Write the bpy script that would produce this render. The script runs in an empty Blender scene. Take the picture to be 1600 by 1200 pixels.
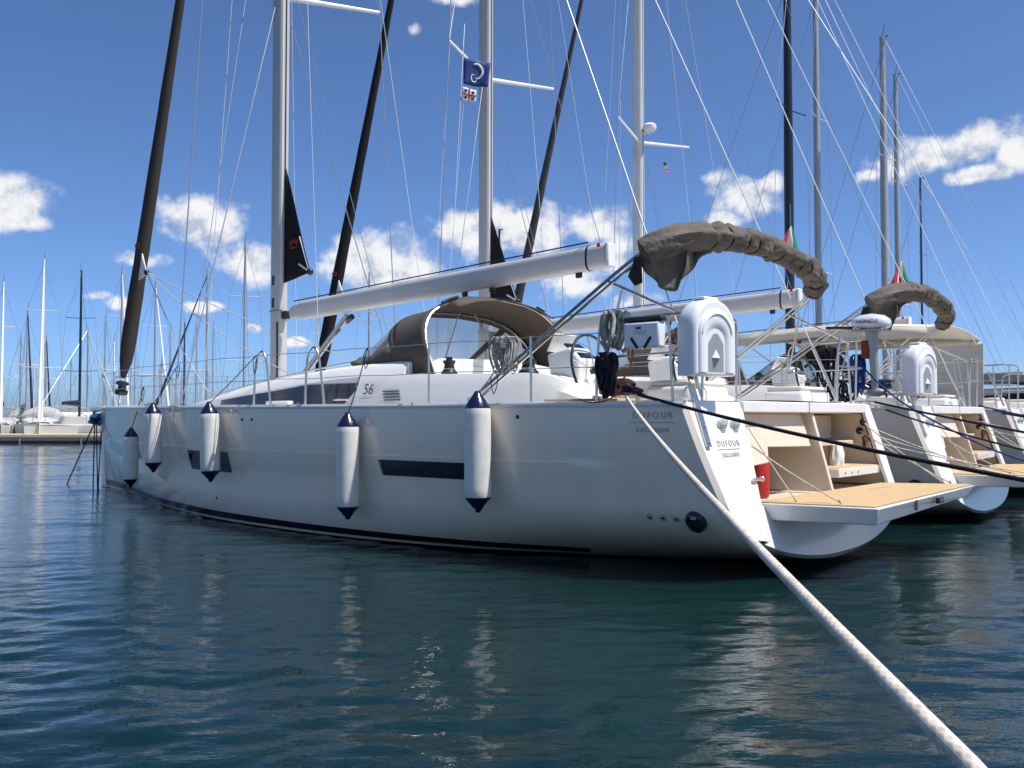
import bpy, math, random
import numpy as np
from mathutils import Vector, Matrix, Quaternion, noise as mnoise
R = math.radians
random.seed(7)
SC = bpy.context.scene
COL = SC.collection

# ---------------------------------------------------------------- camera
cam = bpy.data.cameras.new('camera'); camo = bpy.data.objects.new('camera', cam); COL.objects.link(camo)
cam.sensor_width = 36.0; cam.lens = 36.0 * 1499.2 / 1600.0
cam.clip_start = 0.05; cam.clip_end = 6000
camo.location = (0, 0, 1.55); camo.rotation_euler = (R(90 + 1.909), 0, 0)
SC.camera = camo
SC.render.resolution_x = 1024; SC.render.resolution_y = 768

# ---------------------------------------------------------------- sky with fair-weather clouds
SUN_AZ = R(109)      # measured clockwise from +Y
SUN_EL = R(62)
W = bpy.data.worlds.new('World'); SC.world = W; W.use_nodes = True
nt = W.node_tree; nt.nodes.clear()
def N(t, **k):
    n = nt.nodes.new(t)
    for a, b in k.items(): setattr(n, a, b)
    return n
def L(a, b): nt.links.new(a, b)
def vm(op, a, b=None):
    n = N('ShaderNodeVectorMath', operation=op)
    for i, v in enumerate((a, b)):
        if v is None: continue
        if isinstance(v, (tuple, Vector)): n.inputs[i].default_value = v
        else: L(v, n.inputs[i])
    return n.outputs['Value'] if op in ('LENGTH', 'DOT_PRODUCT', 'DISTANCE') else n.outputs[0]
def mm(op, a, b=None, c=None, clamp=False):
    n = N('ShaderNodeMath', operation=op); n.use_clamp = clamp
    for i, v in enumerate((a, b, c)):
        if v is None: continue
        if isinstance(v, (int, float)): n.inputs[i].default_value = v
        else: L(v, n.inputs[i])
    return n.outputs[0]
def mr(v, a, b, c, d, smooth=True):
    n = N('ShaderNodeMapRange'); n.interpolation_type = 'SMOOTHSTEP' if smooth else 'LINEAR'
    L(v, n.inputs[0])
    for i, x in enumerate((a, b, c, d)): n.inputs[1 + i].default_value = x
    return n.outputs[0]
sky = N('ShaderNodeTexSky', sky_type='NISHITA'); sky.sun_disc = False
sky.sun_elevation = SUN_EL; sky.sun_rotation = SUN_AZ
sky.altitude = 0; sky.air_density = 0.5; sky.dust_density = 1.0; sky.ozone_density = 3.0
bg1 = N('ShaderNodeBackground'); bg1.inputs[1].default_value = 0.108; tint = N('ShaderNodeVectorMath', operation='MULTIPLY'); tint.inputs[1].default_value = (0.82, 1.03, 1.24); L(sky.outputs[0], tint.inputs[0]); L(tint.outputs[0], bg1.inputs[0])
tc = N('ShaderNodeTexCoord'); D = tc.outputs['Generated']
# azimuth, elevation and half-sizes (degrees) of each cumulus
CL = [(-27.65,11.17,2.37,1.45),(-26.87,10.34,1.38,0.69),(-18.38,10.99,2.75,1.68),(-21.41,8.79,1.99,0.57),
 (-16.98,10.82,1.53,1.22),(-15.54,8.8,2.22,1.38),(-9.7,9.82,1.72,1.22),(-8.01,9.12,3.06,1.76),(-6.12,8.71,1.6,1.15),
 (-2.11,11.0,2.22,1.15),(1.15,11.0,3.44,1.99),(4.6,11.34,2.52,1.6),(3.83,7.98,2.29,1.07),(6.12,9.83,1.38,1.53),
 (13.78,12.5,1.99,1.3),(12.49,11.4,1.3,0.69),(15.15,13.21,0.84,0.76),(21.98,13.83,2.29,0.99),(24.11,14.19,2.14,0.92),
 (25.92,14.52,1.68,0.92),(28.14,13.82,1.3,1.45),(26.45,12.81,2.14,0.5),(20.56,13.38,0.99,0.46),(-22.21,6.36,1.15,0.46),
 (-5.98,22.11,0.65,0.57),(-17.46,6.12,0.99,0.31),(-15.15,4.98,0.57,0.31),(-23.36,6.66,0.76,0.31),
 (-3.41,23.82,1.68,0.5),(-12.62,4.29,0.76,0.34),(7.62,6.81,1.53,0.53)]
nz = N('ShaderNodeTexNoise'); nz.inputs['Scale'].default_value = 22; nz.inputs['Detail'].default_value = 7; nz.inputs['Roughness'].default_value = 0.57
L(D, nz.inputs['Vector'])
nzb = N('ShaderNodeTexNoise'); nzb.inputs['Scale'].default_value = 22; nzb.inputs['Detail'].default_value = 6; nzb.inputs['Roughness'].default_value = 0.55
L(vm('ADD', D, (0.006, 0, 0.013)), nzb.inputs['Vector'])
warp = vm('SUBTRACT', nz.outputs['Color'], (0.5, 0.5, 0.5))
Dw = vm('ADD', D, vm('MULTIPLY', warp, (0.022, 0.022, 0.016)))
dmin = None; hgt = None
for az, el, rx, ry in CL:
    a, e = R(az), R(el)
    c = (math.sin(a) * math.cos(e), math.cos(a) * math.cos(e), math.sin(e))
    s = (1 / R(rx), 1 / R(rx), 1 / R(ry))
    s = tuple(q / 0.97 for q in s)
    d = vm('LENGTH', vm('MULTIPLY', vm('SUBTRACT', Dw, c), s))
    if dmin is None: dmin = d
    else:
        n = N('ShaderNodeMath', operation='SMOOTH_MIN'); L(dmin, n.inputs[0]); L(d, n.inputs[1]); n.inputs[2].default_value = 0.25; dmin = n.outputs[0]
dens = mm('SUBTRACT', mm('ADD', mm('SUBTRACT', 1.0, dmin), mm('MULTIPLY', mm('SUBTRACT', nz.outputs[0], 0.5), 2.7)), 0.0)
# cumulus field goes on unseen round the horizon, added to brighten the hull
nf = N('ShaderNodeTexNoise'); nf.inputs['Scale'].default_value = 5.5; nf.inputs['Detail'].default_value = 2; L(vm('MULTIPLY', Dw, (1, 1, 2.2)), nf.inputs['Vector'])
sx = N('ShaderNodeSeparateXYZ'); L(D, sx.inputs[0])
band = mm('MULTIPLY', mr(sx.outputs[2], 0.04, 0.10, 0, 1), mr(sx.outputs[2], 0.18, 0.36, 1, 0))
away = mr(sx.outputs[1], 0.80, 0.70, 0, 1)
field = mm('SUBTRACT', mm('MULTIPLY', mm('MULTIPLY', band, away), mm('MULTIPLY', nf.outputs[0], 5.2)), 2.4)
dens = mm('MAXIMUM', dens, mm('ADD', field, mm('MULTIPLY', mm('SUBTRACT', nz.outputs[0], 0.5), 3.2)))
cov = mr(dens, -0.10, 0.62, 0.0, 1.0)
lit = mm('ADD', mm('MULTIPLY', mm('SUBTRACT', nz.outputs[0], nzb.outputs[0]), 5.0), mr(dens, 0.0, 1.1, 0.62, 0.40))
ramp = N('ShaderNodeValToRGB'); L(lit, ramp.inputs[0])
ramp.color_ramp.elements[0].position = 0.1; ramp.color_ramp.elements[0].color = (0.52, 0.58, 0.70, 1)
ramp.color_ramp.elements[1].position = 0.75; ramp.color_ramp.elements[1].color = (0.97, 0.96, 0.95, 1)
e2 = ramp.color_ramp.elements.new(0.42); e2.color = (0.80, 0.82, 0.86, 1)
bg2 = N('ShaderNodeBackground'); bg2.inputs[1].default_value = 0.74; L(ramp.outputs[0], bg2.inputs[0])
mix = N('ShaderNodeMixShader'); L(mm('MULTIPLY', cov, 0.93), mix.inputs[0]); L(bg1.outputs[0], mix.inputs[1]); L(bg2.outputs[0], mix.inputs[2])
wo = N('ShaderNodeOutputWorld'); L(mix.outputs[0], wo.inputs[0])
W.cycles.sampling_method = 'MANUAL'; W.cycles.sample_map_resolution = 1024

# ---------------------------------------------------------------- sun
sun = bpy.data.lights.new('sun', 'SUN'); sun.energy = 4.1; sun.angle = R(0.53); sun.color = (1.0, 0.965, 0.91)
suno = bpy.data.objects.new('sun', sun); COL.objects.link(suno)
sd = Vector((math.sin(SUN_AZ) * math.cos(SUN_EL), math.cos(SUN_AZ) * math.cos(SUN_EL), math.sin(SUN_EL)))
suno.rotation_euler = sd.to_track_quat('Z', 'Y').to_euler(); suno.location = (30, 10, 60)
SC.view_settings.view_transform = 'Standard'; SC.view_settings.look = 'None'
SC.view_settings.exposure = 0.45; SC.view_settings.gamma = 1.0
SC.view_settings.use_curve_mapping = False

# ---------------------------------------------------------------- materials
MATS = {}
def mat(name, col, rough=0.5, metal=0.0, coat=0.0, var=0.0, vscale=3.0, bump=0.0, bscale=40.0, spec=0.5, stretch=(1, 1, 1), sheen=0.0):
    m = bpy.data.materials.new(name); m.use_nodes = True; t = m.node_tree
    b = t.nodes['Principled BSDF']
    b.inputs['Base Color'].default_value = (*col, 1); b.inputs['Roughness'].default_value = rough
    b.inputs['Metallic'].default_value = metal; b.inputs['Coat Weight'].default_value = coat
    b.inputs['Coat Roughness'].default_value = 0.05; b.inputs['Specular IOR Level'].default_value = spec
    b.inputs['Sheen Weight'].default_value = sheen
    if var or bump:
        c = t.nodes.new('ShaderNodeTexCoord'); mp = t.nodes.new('ShaderNodeMapping'); mp.inputs['Scale'].default_value = stretch
        t.links.new(c.outputs['Object'], mp.inputs[0])
    if var:
        n = t.nodes.new('ShaderNodeTexNoise'); n.inputs['Scale'].default_value = vscale; n.inputs['Detail'].default_value = 7
        n.inputs['Roughness'].default_value = 0.65
        t.links.new(mp.outputs[0], n.inputs['Vector'])
        r = t.nodes.new('ShaderNodeValToRGB')
        r.color_ramp.elements[0].position = 0.3; r.color_ramp.elements[1].position = 0.7
        r.color_ramp.elements[0].color = (*[max(0, x * (1 - var)) for x in col], 1)
        r.color_ramp.elements[1].color = (*[min(1, x * (1 + var * 0.6)) for x in col], 1)
        t.links.new(n.outputs[0], r.inputs[0]); t.links.new(r.outputs[0], b.inputs['Base Color'])
        rm = t.nodes.new('ShaderNodeMapRange'); rm.inputs[3].default_value = max(0.02, rough * 0.8); rm.inputs[4].default_value = min(1, rough * 1.25)
        t.links.new(n.outputs[0], rm.inputs[0]); t.links.new(rm.outputs[0], b.inputs['Roughness'])
    if bump:
        n2 = t.nodes.new('ShaderNodeTexNoise'); n2.inputs['Scale'].default_value = bscale; n2.inputs['Detail'].default_value = 4
        t.links.new(mp.outputs[0], n2.inputs['Vector'])
        bp = t.nodes.new('ShaderNodeBump'); bp.inputs['Strength'].default_value = bump; bp.inputs['Distance'].default_value = 0.02
        t.links.new(n2.outputs[0], bp.inputs['Height']); t.links.new(bp.outputs[0], b.inputs['Normal'])
    MATS[name] = m
    return m
mat('gelcoat', (0.80, 0.78, 0.74), 0.18, coat=0.35, var=0.035, vscale=1.2)
mat('gelcoat_deck', (0.80, 0.78, 0.74), 0.38, var=0.05, vscale=2.5)
mat('gelcoat_cream', (0.68, 0.58, 0.45), 0.42, var=0.07, vscale=3)
mat('antifoul', (0.012, 0.016, 0.022), 0.6, var=0.4, vscale=4)
mat('stripe_navy', (0.012, 0.015, 0.026), 0.2)
mat('window_glass', (0.010, 0.011, 0.022), 0.07, spec=0.6)
mat('seam_grey', (0.25, 0.25, 0.25), 0.5)
mat('synthetic_teak', (0.54, 0.37, 0.19), 0.75, var=0.12, vscale=14, bump=0.15, bscale=120)
mat('teak', (0.36, 0.20, 0.10), 0.6, var=0.25, vscale=10, stretch=(1, 8, 8))
mat('mast_paint', (0.50, 0.49, 0.47), 0.36, var=0.06, vscale=2, stretch=(3, 3, .3))
mat('mast_white', (0.76, 0.75, 0.71), 0.35, var=0.05, vscale=2)
mat('mast_grey', (0.42, 0.42, 0.42), 0.4, metal=0.3, var=0.1, vscale=2)
mat('mast_black', (0.012, 0.013, 0.018), 0.3)
mat('boom_paint', (0.60, 0.58, 0.55), 0.38, var=0.06, vscale=2)
mat('steel', (0.66, 0.61, 0.54), 0.28, metal=1.0, var=0.08, vscale=9)
mat('wire', (0.42, 0.43, 0.45), 0.35, metal=0.7)
mat('wire_pale', (0.66, 0.66, 0.66), 0.4)
mat('wire_dark', (0.06, 0.07, 0.10), 0.6)
mat('black_plastic', (0.012, 0.012, 0.013), 0.4)
mat('grey_plastic', (0.30, 0.31, 0.32), 0.45)
mat('white_plastic', (0.82, 0.82, 0.83), 0.42, var=0.04, vscale=5)
mat('canvas_brown', (0.105, 0.088, 0.073), 0.88, var=0.18, vscale=7, bump=0.25, bscale=300, spec=0.2)
mat('canvas_rolled', (0.135, 0.116, 0.097), 0.88, var=0.3, vscale=5, bump=0.9, bscale=17, spec=0.2)
mat('canvas_strap', (0.025, 0.022, 0.020), 0.8)
mat('canvas_cream', (0.66, 0.60, 0.50), 0.85, var=0.06, vscale=5, spec=0.2)
mat('canvas_navy', (0.018, 0.022, 0.045), 0.85, var=0.2, vscale=6, spec=0.2)
mat('canvas_grey', (0.42, 0.41, 0.39), 0.85, var=0.1, vscale=4, spec=0.2)
mat('canvas_red', (0.22, 0.05, 0.03), 0.85, var=0.15, vscale=4, spec=0.2)
mat('sail_dark', (0.050, 0.041, 0.034), 0.8, var=0.2, vscale=6, stretch=(4, 4, .6), spec=0.25)
mat('sail_black', (0.014, 0.013, 0.014), 0.8, var=0.25, vscale=6, spec=0.25)
mat('sail_greybrown', (0.070, 0.062, 0.058), 0.8, var=0.2, vscale=5, spec=0.25)
mat('sail_white', (0.74, 0.73, 0.70), 0.7, var=0.06, vscale=5)
mat('logo_red', (0.45, 0.04, 0.02), 0.6)
mat('fender_white', (0.77, 0.74, 0.68), 0.3, var=0.13, vscale=6)
mat('fender_navy', (0.010, 0.010, 0.050), 0.22)
mat('flag_blue', (0.012, 0.045, 0.19), 0.7); mat('flag_white', (0.78, 0.78, 0.76), 0.7)
mat('flag_green', (0.01, 0.20, 0.05), 0.7); mat('flag_red', (0.60, 0.02, 0.02), 0.7); mat('flag_dark', (0.02, 0.02, 0.03), 0.7)
mat('red_paint', (0.40, 0.012, 0.015), 0.45, var=0.12, vscale=6)
mat('orange_cord', (0.62, 0.07, 0.02), 0.6)
mat('lettering', (0.05, 0.05, 0.055), 0.4); mat('lettering_grey', (0.36, 0.35, 0.34), 0.4)
mat('galvanised', (0.33, 0.34, 0.35), 0.5, metal=0.6, var=0.2, vscale=20)
mat('pontoon_wood', (0.62, 0.50, 0.33), 0.8, var=0.2, vscale=3, stretch=(6, .3, 1))
mat('pontoon_concrete', (0.60, 0.53, 0.42), 0.85, var=0.15, vscale=2, bump=0.3, bscale=12)
mat('concrete', (0.48, 0.45, 0.40), 0.9, var=0.2, vscale=1.5, bump=0.4, bscale=20)
mat('blue_plastic', (0.02, 0.08, 0.26), 0.4)
mat('cowl_silver', (0.62, 0.65, 0.70), 0.25, coat=0.4)
mat('hull_grey', (0.34, 0.37, 0.40), 0.3, var=0.05)
mat('dimmed_white', (0.60, 0.585, 0.55), 0.4, var=0.08, vscale=1.5)  # boat white darkened in colour to tone down sunlit background hulls
mat('hull_navy', (0.015, 0.022, 0.05), 0.2, coat=0.4)
def vinyl_mat():
    m = bpy.data.materials.new('clear_vinyl'); m.use_nodes = True; t = m.node_tree; b = t.nodes['Principled BSDF']
    b.inputs['Base Color'].default_value = (0.50, 0.50, 0.49, 1); b.inputs['Roughness'].default_value = 0.12; b.inputs['Alpha'].default_value = 0.5
    MATS['clear_vinyl'] = m
vinyl_mat()
def rope_mat(name, c1, c2, nu=6, nv=24.0, rough=0.8):
    """braided rope: strands from the tube's own UVs (u round it, v metres along it)"""
    m = bpy.data.materials.new(name); m.use_nodes = True; t = m.node_tree; b = t.nodes['Principled BSDF']
    b.inputs['Roughness'].default_value = rough; b.inputs['Specular IOR Level'].default_value = 0.25
    uv = t.nodes.new('ShaderNodeUVMap'); sp = t.nodes.new('ShaderNodeSeparateXYZ'); t.links.new(uv.outputs[0], sp.inputs[0])
    def math_(op, a, bb):
        n = t.nodes.new('ShaderNodeMath'); n.operation = op
        for i, v in enumerate((a, bb)):
            if v is None: continue
            if isinstance(v, (int, float)): n.inputs[i].default_value = v
            else: t.links.new(v, n.inputs[i])
        return n.outputs[0]
    U = math_('MULTIPLY', sp.outputs[0], nu * 2 * math.pi); V = math_('MULTIPLY', sp.outputs[1], nv * 2 * math.pi)
    s1 = math_('SINE', math_('ADD', U, V), None); s2 = math_('SINE', math_('SUBTRACT', U, V), None)
    hgt = math_('MAXIMUM', s1, s2)
    nn = t.nodes.new('ShaderNodeTexNoise'); nn.inputs['Scale'].default_value = 26; nn.inputs['Detail'].default_value = 6
    cc = t.nodes.new('ShaderNodeTexCoord'); t.links.new(cc.outputs['Object'], nn.inputs['Vector'])
    f = math_('ADD', math_('MULTIPLY', hgt, 0.12), nn.outputs[0])
    r = t.nodes.new('ShaderNodeValToRGB'); r.color_ramp.elements[0].position = 0.35; r.color_ramp.elements[1].position = 0.75
    r.color_ramp.elements[0].color = (*c1, 1); r.color_ramp.elements[1].color = (*c2, 1)
    t.links.new(f, r.inputs[0]); t.links.new(r.outputs[0], b.inputs['Base Color'])
    bp = t.nodes.new('ShaderNodeBump'); bp.inputs['Strength'].default_value = 0.2; bp.inputs['Distance'].default_value = 0.0015
    t.links.new(hgt, bp.inputs['Height']); t.links.new(bp.outputs[0], b.inputs['Normal'])
    MATS[name] = m
rope_mat('rope_white', (0.46, 0.41, 0.34), (0.70, 0.65, 0.57), 5, 34)
rope_mat('rope_grey', (0.22, 0.21, 0.19), (0.52, 0.50, 0.46), 4, 30)
rope_mat('rope_cream', (0.40, 0.36, 0.29), (0.66, 0.61, 0.52), 4, 40)
rope_mat('rope_black', (0.006, 0.006, 0.010), (0.030, 0.030, 0.042), 4, 26)
rope_mat('rope_navy', (0.008, 0.010, 0.025), (0.03, 0.04, 0.09), 4, 40)
rope_mat('rope_blue', (0.012, 0.025, 0.14), (0.04, 0.09, 0.32), 4, 30)
rope_mat('rope_brown', (0.10, 0.05, 0.03), (0.34, 0.22, 0.14), 4, 30)

def water_mat():
    m = bpy.data.materials.new('sea_water'); m.use_nodes = True; t = m.node_tree; b = t.nodes['Principled BSDF']
    b.inputs['Roughness'].default_value = 0.03; b.inputs['IOR'].default_value = 1.333
    b.inputs['Subsurface Weight'].default_value = 1.0; b.inputs['Subsurface Radius'].default_value = (0.4, 1.0, 1.0); b.inputs['Subsurface Scale'].default_value = 3.0   # light scatters metres down
    g = t.nodes.new('ShaderNodeNewGeometry'); 
    def noise(scale, st, det=3, rot=0.0):
        mp = t.nodes.new('ShaderNodeMapping'); mp.inputs['Scale'].default_value = st; mp.inputs['Rotation'].default_value = (0, 0, rot)
        t.links.new(g.outputs['Position'], mp.inputs[0])
        n = t.nodes.new('ShaderNodeTexNoise'); n.inputs['Scale'].default_value = scale; n.inputs['Detail'].default_value = det
        t.links.new(mp.outputs[0], n.inputs['Vector']); return n.outputs[0]
    def bump(h, strength, dist, prev=None):
        bp = t.nodes.new('ShaderNodeBump'); bp.inputs['Strength'].default_value = strength; bp.inputs['Distance'].default_value = dist
        t.links.new(h, bp.inputs['Height'])
        if prev: t.links.new(prev, bp.inputs['Normal'])
        return bp.outputs[0]
    n2 = bump(noise(9.0, (0.6, 1.4, 1), 3, R(-8)), 1.0, 0.007)
    n3 = bump(noise(28.0, (0.7, 1.3, 1), 2, R(15)), 1.0, 0.0016, n2)
    t.links.new(n3, b.inputs['Normal'])
    r = t.nodes.new('ShaderNodeValToRGB'); r.color_ramp.elements[0].position = 0.3; r.color_ramp.elements[1].position = 0.75
    r.color_ramp.elements[0].color = (0.0020, 0.0140, 0.0148, 1); r.color_ramp.elements[1].color = (0.0036, 0.0235, 0.0240, 1)
    t.links.new(noise(0.15, (1, 1, 1), 4), r.inputs[0]); t.links.new(r.outputs[0], b.inputs['Base Color'])
    MATS['sea_water'] = m
water_mat()

# ---------------------------------------------------------------- mesh helpers
class MB:
    def __init__(s): s.v = []; s.f = []; s.uv = {}
    def add(s, vs, fs):
        o = len(s.v); s.v += [tuple(x) for x in vs]; s.f += [tuple(i + o for i in f) for f in fs]; return o
    def box(s, c, d, rot=None):
        c = Vector(c); q = [Vector((x, y, z)) for z in (-.5, .5) for y in (-.5, .5) for x in (-.5, .5)]
        q = [Vector((a.x * d[0], a.y * d[1], a.z * d[2])) for a in q]
        if rot is not None: q = [rot @ a for a in q]
        s.add([a + c for a in q], [(0, 2, 3, 1), (4, 5, 7, 6), (0, 1, 5, 4), (2, 6, 7, 3), (0, 4, 6, 2), (1, 3, 7, 5)]); return s
    def grid(s, rows, closed=False, flip=False):
        n = len(rows[0]); vs = [p for r in rows for p in r]; fs = []
        for i in range(len(rows) - 1):
            for j in range(n if closed else n - 1):
                a = i * n + j; b = i * n + (j + 1) % n
                q = (a, b, b + n, a + n)
                fs.append(q[::-1] if flip else q)
        s.add(vs, fs); return s
    def poly(s, pts): s.add(pts, [tuple(range(len(pts)))]); return s
    def prism(s, pts, off):
        """closed solid: polygon pts extruded by off"""
        off = Vector(off); n = len(pts); P = [Vector(p) for p in pts]
        nrm = Vector()
        for i in range(n): nrm += P[i].cross(P[(i + 1) % n])
        fl = nrm.dot(off) > 0
        fs = [tuple(range(n))[::-1] if fl else tuple(range(n)), tuple(range(n, 2 * n)) if fl else tuple(range(n, 2 * n))[::-1]]
        for i in range(n):
            j = (i + 1) % n; q = (i, j, j + n, i + n); fs.append(q if fl else q[::-1])
        s.add(P + [p + off for p in P], fs); return s
    def tube(s, pts, r, n=8, closed=False, sq=None):
        P = [Vector(p) for p in pts]; m = len(P)
        rad = r if isinstance(r, (list, tuple)) else [r] * m
        T = []
        for i in range(m):
            a = P[i - 1] if (i > 0 or closed) else P[i]; b = P[(i + 1) % m] if (i < m - 1 or closed) else P[i]
            d = (b - a); T.append(d.normalized() if d.length > 1e-9 else Vector((0, 0, 1)))
        ref = Vector((0, 0, 1)) if abs(T[0].z) < .9 else Vector((1, 0, 0))
        nx = (ref - T[0] * ref.dot(T[0])).normalized(); o = len(s.v); L_ = 0; rows = []
        for i in range(m):
            if i: 
                nx = (nx - T[i] * nx.dot(T[i])); nx = nx.normalized() if nx.length > 1e-6 else T[i].orthogonal().normalized()
                L_ += (P[i] - P[i - 1]).length
            ny = T[i].cross(nx); rows.append(L_)
            for k in range(n):
                a = 2 * math.pi * k / n
                s.v.append(tuple(P[i] + nx * (math.cos(a) * rad[i]) + ny * (math.sin(a) * rad[i] * (sq or 1))))
        for i in range(m if closed else m - 1):
            i2 = (i + 1) % m
            v0 = rows[i]; v1 = rows[i2] if i2 else L_ + (P[0] - P[-1]).length
            for k in range(n):
                k2 = (k + 1) % n
                s.uv[len(s.f)] = [(k / n, v0), ((k + 1) / n, v0), ((k + 1) / n, v1), (k / n, v1)]
                s.f.append((o + i * n + k, o + i * n + k2, o + i2 * n + k2, o + i2 * n + k))
        if not closed:
            s.f.append(tuple(o + k for k in range(n))[::-1]); s.f.append(tuple(o + (m - 1) * n + k for k in range(n)))
        return s
    def lathe(s, prof, n=20, base=(0, 0, 0), axis=(0, 0, 1)):
        q = Vector((0, 0, 1)).rotation_difference(Vector(axis).normalized()); b = Vector(base); rows = []
        for r, z in prof:
            rows.append([b + q @ Vector((r * math.cos(2 * math.pi * k / n), r * math.sin(2 * math.pi * k / n), z)) for k in range(n)])
        o = len(s.v); s.grid(rows, closed=True)
        if prof[0][0] > 1e-5: s.f.append(tuple(o + k for k in range(n))[::-1])
        if prof[-1][0] > 1e-5: s.f.append(tuple(o + (len(prof) - 1) * n + k for k in range(n)))
        return s
    def ball(s, c, r, n=12, sc=(1, 1, 1)):
        rows = []
        for i in range(n // 2 + 1):
            a = math.pi * i / (n // 2)
            rows.append([(c[0] + sc[0] * r * math.sin(a) * math.cos(2 * math.pi * k / n), c[1] + sc[1] * r * math.sin(a) * math.sin(2 * math.pi * k / n), c[2] - sc[2] * r * math.cos(a)) for k in range(n)])
        s.grid(rows, closed=True); return s
    def obj(s, name, m, parent=None, smooth=40, bevel=0, label=None, cat=None, group=None, kind=None, sub=0, solid=0):
        me = bpy.data.meshes.new(name); me.from_pydata(s.v, [], s.f)
        if s.uv:
            uvl = me.uv_layers.new(name='UVMap')
            for p in me.polygons:
                q = s.uv.get(p.index)
                if q and len(q) == p.loop_total:
                    for k, li in enumerate(p.loop_indices): uvl.data[li].uv = q[k]
        me.materials.append(MATS[m]); me.validate(); me.update()
        if smooth:
            me.polygons.foreach_set('use_smooth', [True] * len(me.polygons)); me.set_sharp_from_angle(angle=R(smooth))
        o = bpy.data.objects.new(name, me); COL.objects.link(o); o.parent = parent
        if solid:
            k = o.modifiers.new('solid', 'SOLIDIFY'); k.thickness = solid; k.offset = 0
        if bevel:
            k = o.modifiers.new('bevel', 'BEVEL'); k.width = bevel; k.segments = 2; k.limit_method = 'ANGLE'; k.angle_limit = R(35)
        if sub:
            k = o.modifiers.new('sub', 'SUBSURF'); k.levels = sub; k.render_levels = sub
        tag(o, label, cat, group, kind)
        return o
def tag(o, label=None, cat=None, group=None, kind=None):
    for k, v in (('label', label), ('category', cat), ('group', group), ('kind', kind)):
        if v: o[k] = v
    return o
def empty(name, loc, rz=0, label=None, cat=None, group=None, parent=None):
    o = bpy.data.objects.new(name, None); COL.objects.link(o); o.location = loc; o.rotation_euler = (0, 0, rz); o.empty_display_size = .3
    o.parent = parent
    return tag(o, label, cat, group)
def copy_tree(o, parent=None, skip=()):
    c = o.copy(); COL.objects.link(c); c.parent = parent
    for ch in o.children:
        if ch.name.split('.')[0] not in skip: copy_tree(ch, c, skip)
    return c
def spline(pts, n=10, closed=False):
    P = [Vector(p) for p in pts]; out = []; m = len(P)
    rng = range(m if closed else m - 1)
    for i in rng:
        g = lambda k: P[k % m] if closed else P[max(0, min(m - 1, k))]
        a, b, c, d = g(i - 1), g(i), g(i + 1), g(i + 2)
        for k in range(n):
            t = k / n
            out.append(0.5 * ((2 * b) + (c - a) * t + (2 * a - 5 * b + 4 * c - d) * t * t + (3 * b - 3 * c + d - a) * t ** 3))
    if not closed: out.append(P[-1].copy())
    return out
def line(a, b, sag=0.0, n=14):
    a = Vector(a); b = Vector(b)
    return [a.lerp(b, k / n) - Vector((0, 0, sag * 4 * (k / n) * (1 - k / n))) for k in range(n + 1)]
def text_obj(name, txt, size, m, parent, mtx, extrude=0.0015, spacing=1.0, shear=0.0):
    cu = bpy.data.curves.new(name, 'FONT'); cu.body = txt; cu.size = size; cu.extrude = extrude; cu.align_x = 'CENTER'; cu.align_y = 'CENTER'; cu.space_character = spacing; cu.shear = shear
    cu.resolution_u = 3
    t = bpy.data.objects.new(name, cu); COL.objects.link(t)
    bpy.context.view_layer.update()
    me = bpy.data.meshes.new_from_object(t.evaluated_get(bpy.context.evaluated_depsgraph_get()))
    bpy.data.objects.remove(t); me.materials.clear(); me.materials.append(MATS[m])
    me.transform(mtx)
    o = bpy.data.objects.new(name, me); COL.objects.link(o); o.parent = parent
    return o
def basis(o, xa, ya):
    xa = Vector(xa).normalized(); ya = Vector(ya); ya = (ya - xa * ya.dot(xa)).normalized(); za = xa.cross(ya)
    M = Matrix((xa, ya, za)).transposed().to_4x4(); M.translation = Vector(o); return M
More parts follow.
